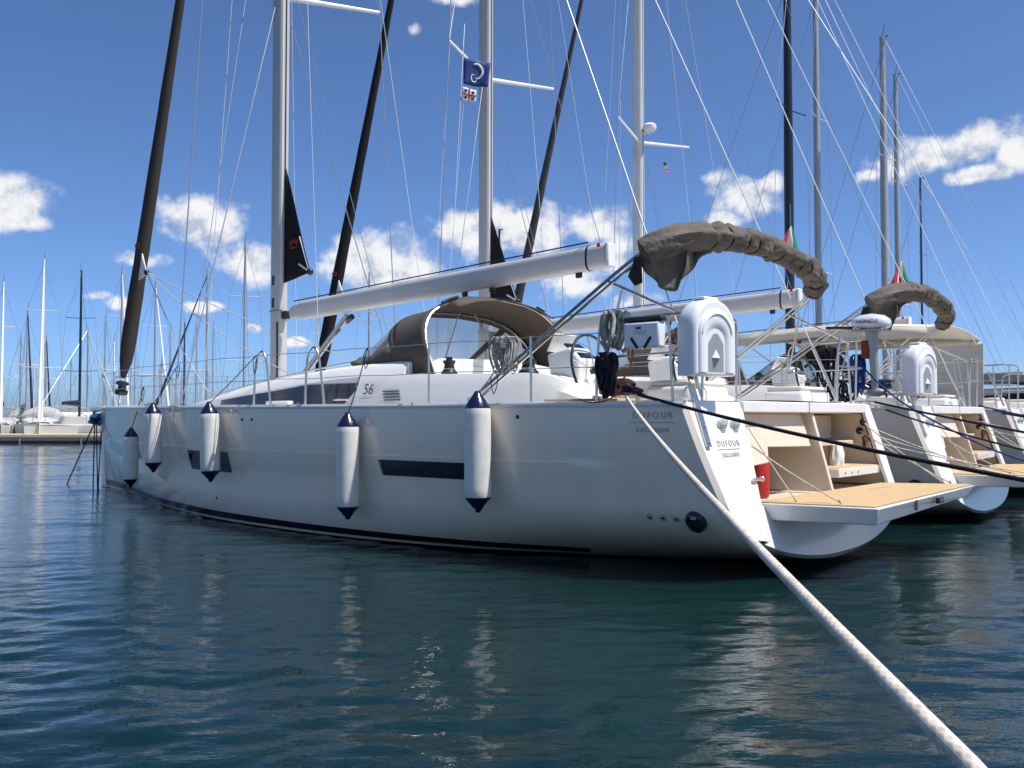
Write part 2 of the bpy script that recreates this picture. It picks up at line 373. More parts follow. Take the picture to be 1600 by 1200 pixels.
# ---------------------------------------------------------------- the sea
# one sheet: fine, really rippled cells in the harbour basin, coarser ones out to the horizon
def sea():
    th = np.concatenate([np.linspace(-48, 48, 760), np.linspace(48, 312, 60)[1:-1]]); th = np.radians(th)
    r = [0.6]
    while r[-1] < 3000: r.append(r[-1] + max(.022, min(.0062 * r[-1], 1e9) if r[-1] < 75 else .12 * r[-1]))
    r = np.array(r); Rr, T = np.meshgrid(r, th, indexing='ij')
    x = Rr * np.sin(T); y = Rr * np.cos(T)
    dth = np.gradient(th); dr = np.gradient(r)
    cell = np.maximum(np.abs(dth)[None, :] * Rr, dr[:, None] * .8)
    g = np.random.RandomState(5); z = np.zeros_like(x)
    for k in range(64):
        lam = .16 * (2.6 / .16) ** (k / 63.0); kk = 2 * np.pi / lam
        an = np.radians(98 + g.normal(0, 30 if lam < 1 else 18)); ph = g.uniform(0, 6.28)
        slope = .0165 * (1.0 if lam < .6 else .45) * g.uniform(.6, 1.3)
        att = np.clip((lam / cell - 2.6) / 2.5, 0, 1)
        z += att * slope / kk * np.sin(kk * (x * np.cos(an) + y * np.sin(an)) + ph)
    # ruffled and calmer patches
    p = np.zeros_like(x)
    for k in range(7):
        lam = g.uniform(4, 14); an = g.uniform(0, 6.28); p += np.sin(2 * np.pi / lam * (x * np.cos(an) + y * np.sin(an)) + g.uniform(0, 6.28))
    z *= np.clip(.85 + .16 * p, .35, 1.35)
    n0, n1 = x.shape; co = np.stack([x, y, z], -1).reshape(-1, 3)
    i = np.arange(n0 - 1)[:, None] * n1; j = np.arange(n1)[None, :]; j2 = (j + 1) % n1
    f = np.stack([i + j, i + n1 + j, i + n1 + j2, i + j2], -1).reshape(-1, 4)
    me = bpy.data.meshes.new('water'); me.vertices.add(len(co) + 1); me.vertices.foreach_set('co', np.concatenate([co, [[0, 0, 0]]]).astype(np.float32).ravel())
    cap = np.stack([np.full(n1, len(co)), np.arange(n1), (np.arange(n1) + 1) % n1], -1)
    nl = f.size + cap.size; me.loops.add(nl); me.polygons.add(len(f) + len(cap))
    me.loops.foreach_set('vertex_index', np.concatenate([f[:, ::-1].ravel(), cap[:, ::-1].ravel()]).astype(np.int32))
    me.polygons.foreach_set('loop_start', np.concatenate([np.arange(len(f)) * 4, f.size + np.arange(len(cap)) * 3]).astype(np.int32))
    me.polygons.foreach_set('use_smooth', np.ones(len(f) + len(cap), bool))
    me.update(calc_edges=True); me.validate()
    me.materials.append(MATS['sea_water']); o = bpy.data.objects.new('water', me); COL.objects.link(o); o['kind'] = 'structure'
    if me.polygons[len(f) // 3].normal.z < 0: me.flip_normals()
    return o
sea()

# ---------------------------------------------------------------- yacht frame: x forward from the transom, y to port, z up from the water
A_ = R(40.7); YC = Vector((3.14, 10.73, 0)); YROT = math.pi - A_
UX = Vector((-math.cos(A_), math.sin(A_), 0)); PY = Vector((-math.sin(A_), -math.cos(A_), 0)); ZZ = Vector((0, 0, 1))
def wl(x, y, z=0): return YC + UX * x + PY * y + ZZ * z

# hull lines
HX = np.array([0, 1, 2, 3, 4.5, 6, 8, 10, 11.5, 13, 14, 15, 15.6, 15.9, 16.05])
HT = dict(
 b=[2.36, 2.42, 2.46, 2.49, 2.51, 2.50, 2.40, 2.14, 1.83, 1.38, 1.02, .58, .29, .14, .035],
 c=[2.23, 2.31, 2.37, 2.41, 2.44, 2.42, 2.28, 1.95, 1.58, 1.08, .73, .36, .16, .075, .02],
 zc=[.75, .75, .75, .75, .75, .75, .75, .76, .77, .78, .78, .78, .78, .78, .78],
 zk=[.06, -.06, -.17, -.29, -.43, -.52, -.58, -.56, -.50, -.42, -.38, -.34, -.32, -.31, -.30],
 n=[2.0, 2.1, 2.3, 2.6, 3.0, 3.2, 3.0, 2.4, 2.0, 1.7, 1.5, 1.4, 1.35, 1.3, 1.3])
def hermite(xs, ys, x):
    xs = np.asarray(xs); ys = np.asarray(ys, float); d = np.diff(ys) / np.diff(xs)
    m = np.concatenate([[d[0]], (d[:-1] + d[1:]) / 2, [d[-1]]])
    i = int(np.clip(np.searchsorted(xs, x) - 1, 0, len(xs) - 2)); hh = xs[i + 1] - xs[i]; t = (x - xs[i]) / hh
    t = min(max(t, 0), 1)
    return (2*t**3-3*t*t+1)*ys[i] + (t**3-2*t*t+t)*hh*m[i] + (-2*t**3+3*t*t)*ys[i+1] + (t**3-t*t)*hh*m[i+1]
def HP(k, X): return float(hermite(HX, HT[k], X))
def zsheer(X): return 1.68 + 0.055 * (max(0, X) / 16) ** 2
XT = lambda z: -.366 * (1.68 - z)
def ledge(X): return 0.016 * min(1, max(0, (X - 0.9) / 1.2)) * min(1, max(0, (15.3 - X) / 1.5))
def sec_y(X, z, zs=None):
    b, c, zc, zk, n = (HP(k, X) for k in ('b', 'c', 'zc', 'zk', 'n')); zs = zsheer(X)
    if z >= zc:
        t = (zs - z) / (zs - zc); y = b + (c - b) * t + 0.03 * (b / 2.4) * math.sin(math.pi * t)
        if z < 1.08: y += ledge(X)
        return max(y, 0.0)
    c += ledge(X)
    r = min(1, (zc - z) / (zc - zk)); return c * max(0, 1 - r ** n) ** (1 / n)
def half(x, z):
    """half-breadth of the hull at real x and height z"""
    X = x
    if x < 2: X = (x - XT(z)) / (1 - XT(z) / 2)
    return sec_y(min(16.05, max(0, X)), z)
def section(X):
    zs = zsheer(X); zc, zk = HP('zc', X), HP('zk', X); c = HP('c', X) + ledge(X); n = HP('n', X)
    zz = [zs, zs - .05, zs - .12, 1.48, 1.36, 1.24, 1.14, 1.085, 1.0775, 1.0, .92, .84, zc]
    pts = [(sec_y(X, z), z) for z in zz]
    for k in range(1, 17):
        a = (math.pi / 2) * k / 16
        cy, cz = math.cos(a), math.sin(a)
        pts.append((c * max(cy, 0) ** (2 / n), zc - (zc - zk) * cz ** (2 / n)))
    pts[-1] = (0.0, zk)
    return pts
def hull_mesh():
    m = MB(); rows = []
    Xs = list(np.linspace(0, 2, 9)) + list(np.linspace(2.3, 13, 34)) + list(np.linspace(13.3, 15.6, 12)) + [15.75, 15.9, 16.0, 16.05]
    # chamfered transom corner, then the sheared stations
    for X in Xs:
        s = section(X); k = max(0, 1 - X / 2)
        full = [(y, z) for y, z in s] + [(-y, z) for y, z in s[::-1][1:]]
        rows.append([(X + XT(z) * k + (0.045 if X == 0 else 0), y, z) for y, z in full])
    s0 = section(0)
    inset = []
    for y, z in s0:
        dy = 0.045; inset.append((max(0, y - dy * (1 if z > .75 else .75)), z + (0 if z > .75 else .045 * (1 - y / 2.3)) ))
    fi = inset + [(-y, z) for y, z in inset[::-1][1:]]
    rows.insert(0, [(XT(z), y, z) for y, z in fi])
    m.grid(rows, flip=True)
    return m, inset
YACHT = empty('sailing_yacht', YC, YROT, 'large white sloop with five fenders along its shaded port side, filling the foreground', 'sailboat', 'white sloops moored stern-to side by side')
hm, TIN = hull_mesh()
hull = hm.obj('hull', 'gelcoat', YACHT, smooth=28)
# topsides warmed in colour against the blue shade light, dark antifouling below: by height
def hull_mat():
    m = mat('hull_base', (0.88, 0.77, 0.625), 0.18, coat=0.35, var=0.055, vscale=2.2, stretch=(1.5, 1.5, .22)); t = m.node_tree; b = t.nodes['Principled BSDF']
    src = b.inputs['Base Color'].links[0].from_socket
    g = t.nodes.new('ShaderNodeTexCoord'); sp = t.nodes.new('ShaderNodeSeparateXYZ'); t.links.new(g.outputs['Object'], sp.inputs[0])
    lt = t.nodes.new('ShaderNodeMath'); lt.operation = 'LESS_THAN'; t.links.new(sp.outputs[2], lt.inputs[0]); lt.inputs[1].default_value = 0.018
    mx = t.nodes.new('ShaderNodeMix'); mx.data_type = 'RGBA'; t.links.new(lt.outputs[0], mx.inputs[0]); t.links.new(src, mx.inputs[6]); mx.inputs[7].default_value = (0.010, 0.013, 0.016, 1)
    t.links.new(mx.outputs[2], b.inputs['Base Color'])
    ml = t.nodes.new('ShaderNodeMath'); ml.operation = 'MULTIPLY'; ml.inputs[1].default_value = .35
    iv = t.nodes.new('ShaderNodeMath'); iv.operation = 'SUBTRACT'; iv.inputs[0].default_value = 1; t.links.new(lt.outputs[0], iv.inputs[1]); t.links.new(iv.outputs[0], ml.inputs[0]); t.links.new(ml.outputs[0], b.inputs['Coat Weight'])
    # old salt runs: faint vertical streaks
    MATS['hull_warmed'] = m; return m
hull.data.materials[0] = hull_mat()

def strip(x0, x1, zlo, zhi, off=.004, n=40, nz=3, side=1, ends=(0, 0)):
    """a patch that lies on the hull skin"""
    rows = []
    for i in range(n + 1):
        t = i / n; r = []
        for j in range(nz + 1):
            a = zlo(t) if callable(zlo) else zlo; b = zhi(t) if callable(zhi) else zhi
            z = a + (b - a) * j / nz; x = x0 + (x1 - x0) * t
            x += (ends[0] * (1 - t) + ends[1] * t) * (j / nz)
            r.append((x, side * (half(x, z) + off), z))
        rows.append(r)
    m = MB(); m.grid(rows, flip=(side > 0)); return m
for sd_ in (1, -1):
    strip(1.62, 15.72, lambda t: .055, lambda t: .125 + .06 * t, n=90, side=sd_, ends=(-.1, 0)).obj('boot_stripe', 'stripe_navy', hull)
    strip(8.72, 7.40, .74, 1.03, n=10, side=sd_, ends=(.04, .04)).obj('hull_window', 'window_glass', hull)
    strip(4.06, 2.36, .845, 1.03, n=12, side=sd_, ends=(.05, .10)).obj('hull_window', 'window_glass', hull)
    strip(11.5, 11.18, .80, .98, n=4, side=sd_).obj('hull_window', 'window_glass', hull)
for x, z in ((.46, .575), (.32, .575), (.18, .572)):
    y = half(x, z); m = MB(); m.lathe([(.030, -.02), (.034, .004), (.022, .008), (.020, -.01)], 14, (x, y, z), (0.05, 1, -.35)); m.obj('through_hull', 'grey_plastic', hull)
    m = MB(); m.lathe([(.020, -.015), (.0, -.013)], 12, (x, y + .012, z - .004), (0.05, 1, -.35)); m.obj('through_hull_bore', 'black_plastic', hull)
m = MB(); m.lathe([(.105, -.05), (.11, .02), (.075, .05), (.06, .01), (0, 0)], 22, (-.02, half(-.02, .56), .56), (0.05, 1, -.35)); m.obj('exhaust_outlet', 'black_plastic', hull)
for x, z in ((1.95, 1.54), (7.0, 1.50), (6.75, 1.50)):
    m = MB(); m.lathe([(.022, -.02), (.022, .006), (0, .008)], 12, (x, half(x, z), z), (0, 1, 0)); m.obj('through_hull', 'black_plastic', hull)
m = MB(); m.lathe([(.02, -.02), (.02, .006), (0, .008)], 10, (7.9, half(7.9, .35), .35), (0, 1, 0)); m.obj('through_hull', 'black_plastic', hull)
# rubbing rail and toe rail round the sheer
for sd_ in (1, -1):
    rows = []
    for X in list(np.linspace(0.0, 15.9, 70)):
        b = HP('b', X); zs = zsheer(X)
        prof = [(b - .02, zs - .045), (b + .012, zs - .040), (b + .018, zs - .015), (b + .006, zs + .012), (b - .045, zs + .016), (b - .05, zs - .01)]
        rows.append([(X, sd_ * y, z) for y, z in prof])
    m = MB(); m.grid(rows, flip=(sd_ > 0)); m.obj('toe_rail', 'gelcoat', hull, smooth=30)
# deck
rows = []
for X in np.linspace(0, 15.95, 40):
    b = max(.02, HP('b', X) - .03); zs = zsheer(X) - .008
    rows.append([(X, b * t, zs + .05 * (1 - t * t)) for t in np.linspace(1, -1, 9)])
m = MB(); m.grid(rows); deck = m.obj('deck', 'gelcoat_deck', YACHT)
# joints of the toe rail
for X in (8.35, 6.2, 3.5, 7.9, 10.3):
    m = MB(); m.box((X, HP('b', X) - .015, zsheer(X) + .004), (.012, .075, .03)); m.obj('rail_joint', 'seam_grey', hull)

# ---- lettering
def on_hull(x, z, off=.006):
    p = Vector((x, half(x, z) + off, z)); px = Vector((x - .1, half(x - .1, z) + off, z)); pz = Vector((x, half(x, z + .1) + off, z + .1))
    return basis(p, px - p, pz - p)
text_obj('lettering', 'DUFOUR', .088, 'lettering_grey', hull, on_hull(.33, 1.555), spacing=1.35)
text_obj('lettering', 'EXCLUSIVE', .062, 'lettering_grey', hull, on_hull(.33, 1.415), spacing=1.2)
m = MB(); 
for k in range(1): 
    a = on_hull(.33, 1.49); m.box((0, 0, 0), (.5, .006, .003)); m.v = [tuple(a @ Vector(v)) for v in m.v]
m.obj('lettering_rule', 'lettering_grey', hull)

# ---------------------------------------------------------------- transom
def tp(y, z, off=0.0): return Vector((XT(z) + off, y, z))
OL, OR_, OT, OB = 1.24, -2.08, 1.585, .68
PB = .36
port = [tp(y, z) for y, z in TIN if z >= PB]
pan = [tp(TIN[0][0], 1.70)] + port[1:] + [tp(1.60, PB - .01), tp(1.52, OB), tp(OL, OT), tp(OL, 1.70)]
m = MB(); m.prism(pan, (.05, 0, 0)); trp = m.obj('transom_panel', 'gelcoat', YACHT, bevel=.008)
stb = [tp(-y, z) for y, z in TIN if z >= OB]
pan = [tp(-TIN[0][0], 1.70)] + stb[1:] + [tp(-half(XT(OB), OB) + .05, OB), tp(OR_ + .1, OB), tp(OR_, OT), tp(OR_, 1.70)]
m = MB(); m.prism(pan[::-1], (.05, 0, 0)); trs = m.obj('transom_panel', 'gelcoat', YACHT, bevel=.008)
low = [(y, z) for y, z in TIN if z < OB]
lowp = [(y, z) for y, z in TIN if z < PB]
pts = [tp(1.515, OB - .004), tp(1.592, PB - .014)] + [tp(y, z) for y, z in lowp] + [tp(-y, z) for y, z in low[::-1][1:]] + [tp(-half(XT(OB), OB) + .05, OB - .004)]
m = MB(); m.prism(pts, (.05, 0, 0)); trb = m.obj('transom_panel', 'gelcoat', YACHT, bevel=.006)
m = MB(); m.box((.045, (OL + OR_) / 2, 1.645), (.17, OL - OR_ + .02, .118)); m.obj('transom_beam', 'gelcoat_deck', YACHT, bevel=.012)
m = MB(); m.box((.02, -.35, 1.645), (.13, .012, .124)); m.obj('beam_seam', 'seam_grey', YACHT)
for y in (1.80, 1.54):
    o = tp(y, 1.47, -.012); nrm = Vector((-1, 0, -.366)).normalized()
    m = MB(); m.lathe([(.088, -.012), (.088, .014), (.074, .024), (.0, .024)], 24, o, nrm); v = m.obj('vent_cap', 'gelcoat', trp)
    for k in range(-2, 3):
        m = MB(); m.box(o + nrm * .026 + Vector((0, 0, k * .026)), (.006, .115 - abs(k) * .018, .010)); m.obj('vent_slat', 'seam_grey', v)
Mt = lambda y, z: basis(tp(y, z, -.004), (0, -1, 0), (.366, 0, 1))
text_obj('lettering', 'DUFOUR', .088, 'lettering_grey', trp, Mt(1.78, 1.285), spacing=1.4)
text_obj('lettering', 'EXCLUSIVE', .060, 'lettering_grey', trp, Mt(1.80, 1.175), spacing=1.2)
m = MB(); m.box((0, 0, 0), (.44, .006, .002)); a = Mt(1.80, 1.232); m.v = [tuple(a @ Vector(v)) for v in m.v]; m.obj('lettering_rule', 'lettering_grey', trp)
# passerelle socket: a steel track on the port panel
m = MB(); m.prism([tp(2.20, 1.86, -.03), tp(2.10, 1.86, -.03), tp(2.16, 1.26, -.03), tp(2.24, 1.26, -.03)], (.028, 0, 0)); m.obj('steel_track', 'steel', trp, bevel=.004)
for z in (1.3, 1.45, 1.6): 
    m = MB(); m.lathe([(.014, 0), (.012, .008), (0, .01)], 10, tp(2.185 - (z - 1.4) * .1, z, -.032), (-1, 0, -.3)); m.obj('bolt', 'grey_plastic', trp)
# platform hinge arm
m = MB(); m.tube([(-.30, 1.58, .93), (-.30, 1.40, .93)], .016, 8); m.ball((-.30, 1.38, .93), .028); m.obj('hinge_pin', 'steel', trp)
# garage and stairs behind the opening: each face of the moulding is its own piece
gar = YACHT
def slab(name, mt, c, d, par=YACHT, bevel=.008):
    m = MB(); m.box(c, d); return m.obj(name, mt, par, bevel=bevel)
slab('garage_floor', 'gelcoat_cream', (.28, -.30, .64), (1.10, 3.7, .06))
slab('garage_back_wall', 'gelcoat_cream', (.86, -.30, 1.14), (.04, 3.7, .96))
m = MB(); m.prism([(.04, 1.54, 1.578), (-.26, 1.54, .69), (.84, 1.54, .69), (.84, 1.54, 1.578)], (0, .04, 0)); m.obj('garage_side_wall', 'gelcoat_cream', YACHT)
m = MB(); m.prism([(.04, -2.10, 1.578), (-.26, -2.10, .69), (.84, -2.10, .69), (.84, -2.10, 1.578)], (0, -.04, 0)); m.obj('garage_side_wall', 'gelcoat_cream', YACHT)
slab('garage_ceiling', 'gelcoat_cream', (.50, -.30, 1.60), (.72, 3.7, .04))
gb = lambda y, z: (XT(z) + .13, y, z)
m = MB(); m.prism([gb(1.53, 1.578), gb(-.42, 1.578), gb(-.38, 1.20), gb(.70, 1.22), gb(.80, 1.06), gb(1.53, 1.02)], (.04, 0, 0)); up_ = m.obj('garage_bulkhead', 'gelcoat_cream', YACHT, bevel=.012)
slab('bulkhead_plate', 'gelcoat_cream', (.085, .02, 1.50), (.012, .34, .07), up_)
m = MB(); m.prism([(-.005, -.50, 1.578), (-.30, -.36, .69), (.80, -.36, .69), (.80, -.50, 1.578)], (0, -.06, 0)); m.obj('stair_divider', 'gelcoat_cream', YACHT, bevel=.01)
m = MB(); m.prism([(.62, 1.5, 1.2), (.62, .72, 1.2), (.60, -.36, 1.2), (.60, -.36, .68), (.62, 1.5, .68)], (.03, 0, 0)); door = m.obj('garage_door', 'gelcoat_cream', YACHT, bevel=.01)
for y, z in ((.62, 1.13), (-.05, 1.07)): slab('latch', 'black_plastic', (.61, y, z), (.02, .05, .07), door, .006)
slab('latch', 'black_plastic', (.61, .35, .83), (.02, .12, .03), door, .006)
slab('locker_door', 'gelcoat_cream', (.40, -1.30, 1.41), (.03, 1.42, .30))
m = MB(); m.lathe([(.05, 0), (.05, .012), (.03, .016), (0, .016)], 18, (.384, -1.45, 1.43), (-1, 0, 0)); m.obj('locker_catch', 'seam_grey', YACHT)
slab('stair_tread', 'gelcoat_cream', (.27, -1.27, 1.215), (.34, 1.62, .055))
slab('locker_door', 'gelcoat_cream', (.44, -1.30, 1.03), (.03, 1.42, .30))
st = slab('stair_tread', 'gelcoat', (-.02, -1.40, .885), (.42, 1.36, .10))
slab('teak_panel', 'synthetic_teak', (-.02, -1.40, .938), (.38, 1.28, .010), st, .003)
for y in (-.9, -1.1, -1.3): 
    m = MB(); m.lathe([(.016, 0), (.016, .006), (0, .007)], 10, (-.23, y, .885), (-1, 0, 0)); m.obj('stud', 'steel', st)
# fittings on the starboard wall
for k, (x, z) in enumerate(((.0, 1.47), (.05, 1.36), (-.03, 1.26))):
    m = MB(); m.lathe([(.04, 0), (.045, .02), (.025, .05), (0, .055)], 14, (x, -2.10, z), (-.3, 1, 0)); m.obj('line_fairlead', 'black_plastic' if k != 2 else 'teak', YACHT)
slab('pump_handle', 'black_plastic', (-.02, -2.06, 1.20), (.03, .03, .16))
# platform folded down level with the water
pf = [(-.30, 1.50), (-1.44, 1.42), (-1.44, 1.40), (-1.40, -1.95), (-.30, -2.02)]
rows = []
def plat(): 
    m = MB()
    top = [(-.24, 1.50, .70), (-1.46, 1.44, .715), (-1.36, -2.02, .735), (-.24, -2.02, .705)]
    bot = [(-.34, 1.45, .535), (-1.425, 1.405, .555), (-1.29, -1.78, .60), (-.34, -1.78, .57)]
    m.add(top + bot, [(3, 2, 1, 0), (4, 5, 6, 7), (0, 1, 5, 4), (1, 2, 6, 5), (2, 3, 7, 6), (3, 0, 4, 7)])
    return m
PF = plat().obj('swim_platform', 'gelcoat', YACHT, bevel=.014)
def ptop(x, y): return .7035 + (.012 * (-(x) - .24) / 1.2) + .010 * (1.5 - y) / 3.5 * (-(x)) / 1.4
def pp(pts, h0, th):  # a sheet lying on the platform
    m = MB(); m.prism([(x, y, .703 + (-x - .24) / 1.17 * (.0125 + .02 * (1.44 - y) / 3.46) + .005 * (1.5 - y) / 3.5 + h0) for x, y in pts], (0, 0, th)); return m
tk = pp([(-.27, 1.45), (-1.40, 1.385), (-1.31, -1.97), (-.27, -1.97)], .001, .009).obj('teak_panel', 'synthetic_teak', PF, bevel=.003)
pp([(-.62, .10), (-.65, .10), (-.63, -1.2), (-.60, -1.2)], .0105, .002).obj('panel_seam', 'seam_grey', PF)
pp([(-.62, .10), (-1.0, .09), (-1.0, .07), (-.62, .08)], .0105, .002).obj('panel_seam', 'gelcoat', PF)
pp([(-.98, .09), (-1.0, .09), (-.98, -1.2), (-.96, -1.2)], .0105, .002).obj('panel_seam', 'seam_grey', PF)
pp([(-.85, -.5), (-.89, -.5), (-.89, -.6), (-.85, -.6)], .0105, .003).obj('deck_plate', 'steel', PF)
pp([(-.70, 1.3), (-.95, 1.28), (-.95, 1.255), (-.70, 1.275)], .0105, .002).obj('panel_seam', 'seam_grey', PF)
o = Vector((-1.425, -.42, .665)); m = MB(); m.box(o, (.035, .16, .06), Matrix.Rotation(R(-1.5), 3, 'Z')); lt_ = m.obj('latch', 'black_plastic', PF, bevel=.006)
m = MB(); m.box(o + Vector((-.02, 0, 0)), (.012, .06, .03)); m.obj('latch_pull', 'steel', lt_, bevel=.003)
m = MB(); m.box((-1.425, .32, .665), (.035, .010, .105)); m.obj('panel_seam', 'seam_grey', PF)
# platform stay lines
for a, b in (((-.02, 1.30, 1.58), (-.62, 1.30, .72)), ((-.15, 1.30, 1.25), (-1.08, 1.35, .735)), ((-.02, -2.06, 1.46), (-1.02, -1.95, .745)), ((.03, -2.06, 1.36), (-1.10, -1.96, .745))):
    m = MB(); m.tube(line(a, b, .02), .007, 6); m.tube(line(Vector(b) + Vector((.02, 0, .03)), b, 0, 3), .014, 6); m.obj('stay_line', 'rope_cream', YACHT)
# ---------------------------------------------------------------- coachroof, coamings and cockpit
RX = [4.55, 5.2, 6.0, 7.0, 8.0, 9.0, 9.8, 10.6, 11.2, 11.7]
RW = [1.62, 1.62, 1.61, 1.57, 1.50, 1.38, 1.22, .98, .70, .30]
RZ = [2.285, 2.265, 2.235, 2.165, 2.075, 1.965, 1.875, 1.80, 1.755, 1.73]
def roof_w(x): return float(hermite(RX, RW, x))
def roof_z(x): return float(hermite(RX, RZ, x))
rows = []
for x in np.linspace(4.55, 11.7, 44):
    w_, z_ = roof_w(x), roof_z(x); base = 1.66
    hh = z_ - base; sh = min(.16, hh * .35)
    pr = [(w_ + .10, base), (w_ + .085, base + hh * .25), (w_ + .06, base + hh - sh - .02), (w_ + .045, base + hh - sh), (w_ - .02, z_ - sh * .35), (w_ - .12, z_), (w_ * .6, z_ + .045), (0, z_ + .07)]
    rows.append([(x, y, z) for y, z in pr] + [(x, -y, z) for y, z in pr[::-1][1:]])
m = MB(); m.grid(rows, flip=True); m.f.append(tuple(range(15))); roof = m.obj('coachroof', 'gelcoat_deck', YACHT, smooth=30)
def roof_side(x, z):
    w_, z_ = roof_w(x), roof_z(x); hh = z_ - 1.66; t = (z - 1.66) / hh
    if t < .25: return w_ + .10 - .015 * t / .25
    return w_ + .085 - .025 * (t - .25) / .55
for sd_ in (1, -1):
    rows = []
    for t in np.linspace(0, 1, 26):     # long dark window, its aft end raked
        x0, x1 = 9.15, 5.36; r = []
        for j in range(5):
            jz = j / 4; x = x0 + (x1 - x0) * t + (1 - jz) * .36 * t
            zt = min(roof_z(x) - min(.16, (roof_z(x) - 1.66) * .35) - .045, 1.995); zb = 1.70
            z = zb + (max(zt, zb + .004) - zb) * jz
            r.append((x, sd_ * (roof_side(x, z) + .005), z))
        rows.append(r)
    m = MB(); m.grid(rows, flip=(sd_ > 0)); m.obj('cabin_window', 'window_glass', roof)
# hatch and rolled cover on the roof
m = MB(); m.box((6.1, .55, roof_z(6.1) + .075), (.55, .55, .05)); m.obj('hatch', 'window_glass', roof, bevel=.015)
m = MB(); m.tube([(6.35, .95, 2.335), (5.9, 1.25, 2.345), (5.4, 1.42, 2.345)], [.03, .045, .04], 10); m.obj('rolled_cover', 'canvas_brown', roof)
m = MB(); m.tube(line((10.2, 1.02, 1.86), (5.6, 1.40, 2.33), -.05, 20), .014, 8); m.obj('handrail', 'steel', roof)
m = MB(); m.box((7.15, 1.70, 1.735), (.55, .18, .07)); m.obj('deck_locker', 'gelcoat', YACHT, bevel=.02)
# coamings: vertical side in shade, a wide chamfer that takes the sun
CXs = [.95, 1.45, 1.75, 1.95, 2.25, 3.0, 3.9, 4.6, 5.35]
CZs = [1.70, 1.74, 1.86, 1.96, 2.03, 2.055, 2.075, 2.095, 2.10]
for sd_ in (1, -1):
    rows = []
    for x in np.linspace(.95, 5.35, 36):
        z_ = float(hermite(CXs, CZs, x)); lo = 1.66; sh = min(.15, (z_ - lo) * .4)
        pr = [(1.84, lo), (1.80, z_ - sh), (1.70, z_), (1.30, z_ - .01), (1.28, lo)]
        rows.append([(x, sd_ * y, z) for y, z in pr])
    m = MB(); m.grid(rows, flip=(sd_ > 0)); m.f.append(tuple(range(5)) ); 
    co = m.obj('coaming', 'gelcoat_deck', YACHT, smooth=30)
    for k in range(4):
        z = 1.755 + k * .038; m = MB(); m.box((4.60 + .012 * k, sd_ * (1.835 - .003 * k), z), (.30, .022, .012)); m.obj('vent_slot', 'black_plastic', co)
    for x, zz, rr_ in ((3.88, 2.075, .085), (2.58, 2.04, .10)):      # winches
        m = MB(); m.lathe([(rr_ * 1.25, 0), (rr_ * 1.2, .03), (rr_ * .85, .06), (rr_ * .72, .12), (rr_ * .95, .16), (rr_ * .95, .175), (rr_ * .5, .18), (rr_ * .45, .22), (0, .22)], 20, (x, sd_ * 1.52, zz)); wn = m.obj('winch', 'black_plastic', co)
        m = MB(); m.lathe([(rr_ * .9, .0), (rr_ * .9, .012)], 20, (x, sd_ * 1.52, zz + .062)); m.obj('winch_band', 'steel', wn)
text_obj('lettering', '56', .20, 'lettering', roof, basis((5.05, 1.86, 1.895), (-1, 0, 0), (0, 0, 1)), shear=.35)
m = MB(); m.box((5.12, 1.852, 1.78), (.22, .012, .006)); m.obj('lettering_rule', 'lettering_grey', roof)
slab('cockpit_sole', 'teak', (2.75, 0, 1.30), (3.5, 2.5, .04))
for sd_ in (1, -1): slab('cockpit_seat', 'teak', (3.2, sd_ * 1.0, 1.72), (2.0, .6, .08))
slab('cockpit_bulkhead', 'gelcoat_deck', (4.56, 0, 1.97), (.05, 3.2, .55))
for sd_ in (1, -1):
    hs = slab('helm_seat', 'gelcoat_deck', (.55, sd_ * 1.35, 1.77), (.52, .85, .18), bevel=.05); slab('seat_cushion', 'canvas_cream', (.55, sd_ * 1.35, 1.885), (.46, .78, .06), hs, .025)
m = MB(); m.box((1.35, 1.9, 1.715), (.95, .55, .03)); m.obj('side_deck_teak', 'synthetic_teak', YACHT, bevel=.008)
for sd_ in (1, -1):
    m = MB(); m.prism([(2.35, sd_ * 1.28, 1.5), (2.05, sd_ * 1.28, 1.5), (2.02, sd_ * 1.28, 2.22), (2.16, sd_ * 1.28, 2.36), (2.5, sd_ * 1.28, 2.28)], (0, -sd_ * .38, 0)); hc = m.obj('helm_console', 'gelcoat', YACHT, bevel=.03)
    m = MB(); m.box((2.15, sd_ * 1.09, 2.315), (.30, .30, .03), Matrix.Rotation(R(-35), 3, 'Y')); m.obj('chart_screen', 'window_glass', hc, bevel=.008)
    m = MB(); m.box((2.42, sd_ * 1.09, 2.42), (.02, .42, .24), Matrix.Rotation(R(-28), 3, 'Y')); m.obj('instrument_hood', 'gelcoat', hc, bevel=.012)
    c = Vector((1.93, sd_ * 1.1, 2.08)); rim = []
    for k in range(40):
        a = 2 * math.pi * k / 40; rim.append(c + Vector((.10 * math.sin(a), .42 * math.cos(a), .42 * math.sin(a))))
    wh = empty('steering_wheel', c, parent=YACHT)
    m = MB(); m.tube([q - c for q in rim], .017, 8, closed=True); m.obj('wheel_rim', 'black_plastic', wh)
    for k in range(5):
        a = 2 * math.pi * k / 5 + .3; m = MB(); m.tube([(0, 0, 0), (.10 * math.sin(a), .42 * math.cos(a), .42 * math.sin(a))], .009, 6); m.obj('wheel_spoke', 'steel', wh)
    m = MB(); m.lathe([(.05, -.03), (.05, .02), (.03, .04), (0, .04)], 14, (0, 0, 0), (-1, 0, 0)); m.obj('wheel_hub', 'black_plastic', wh)

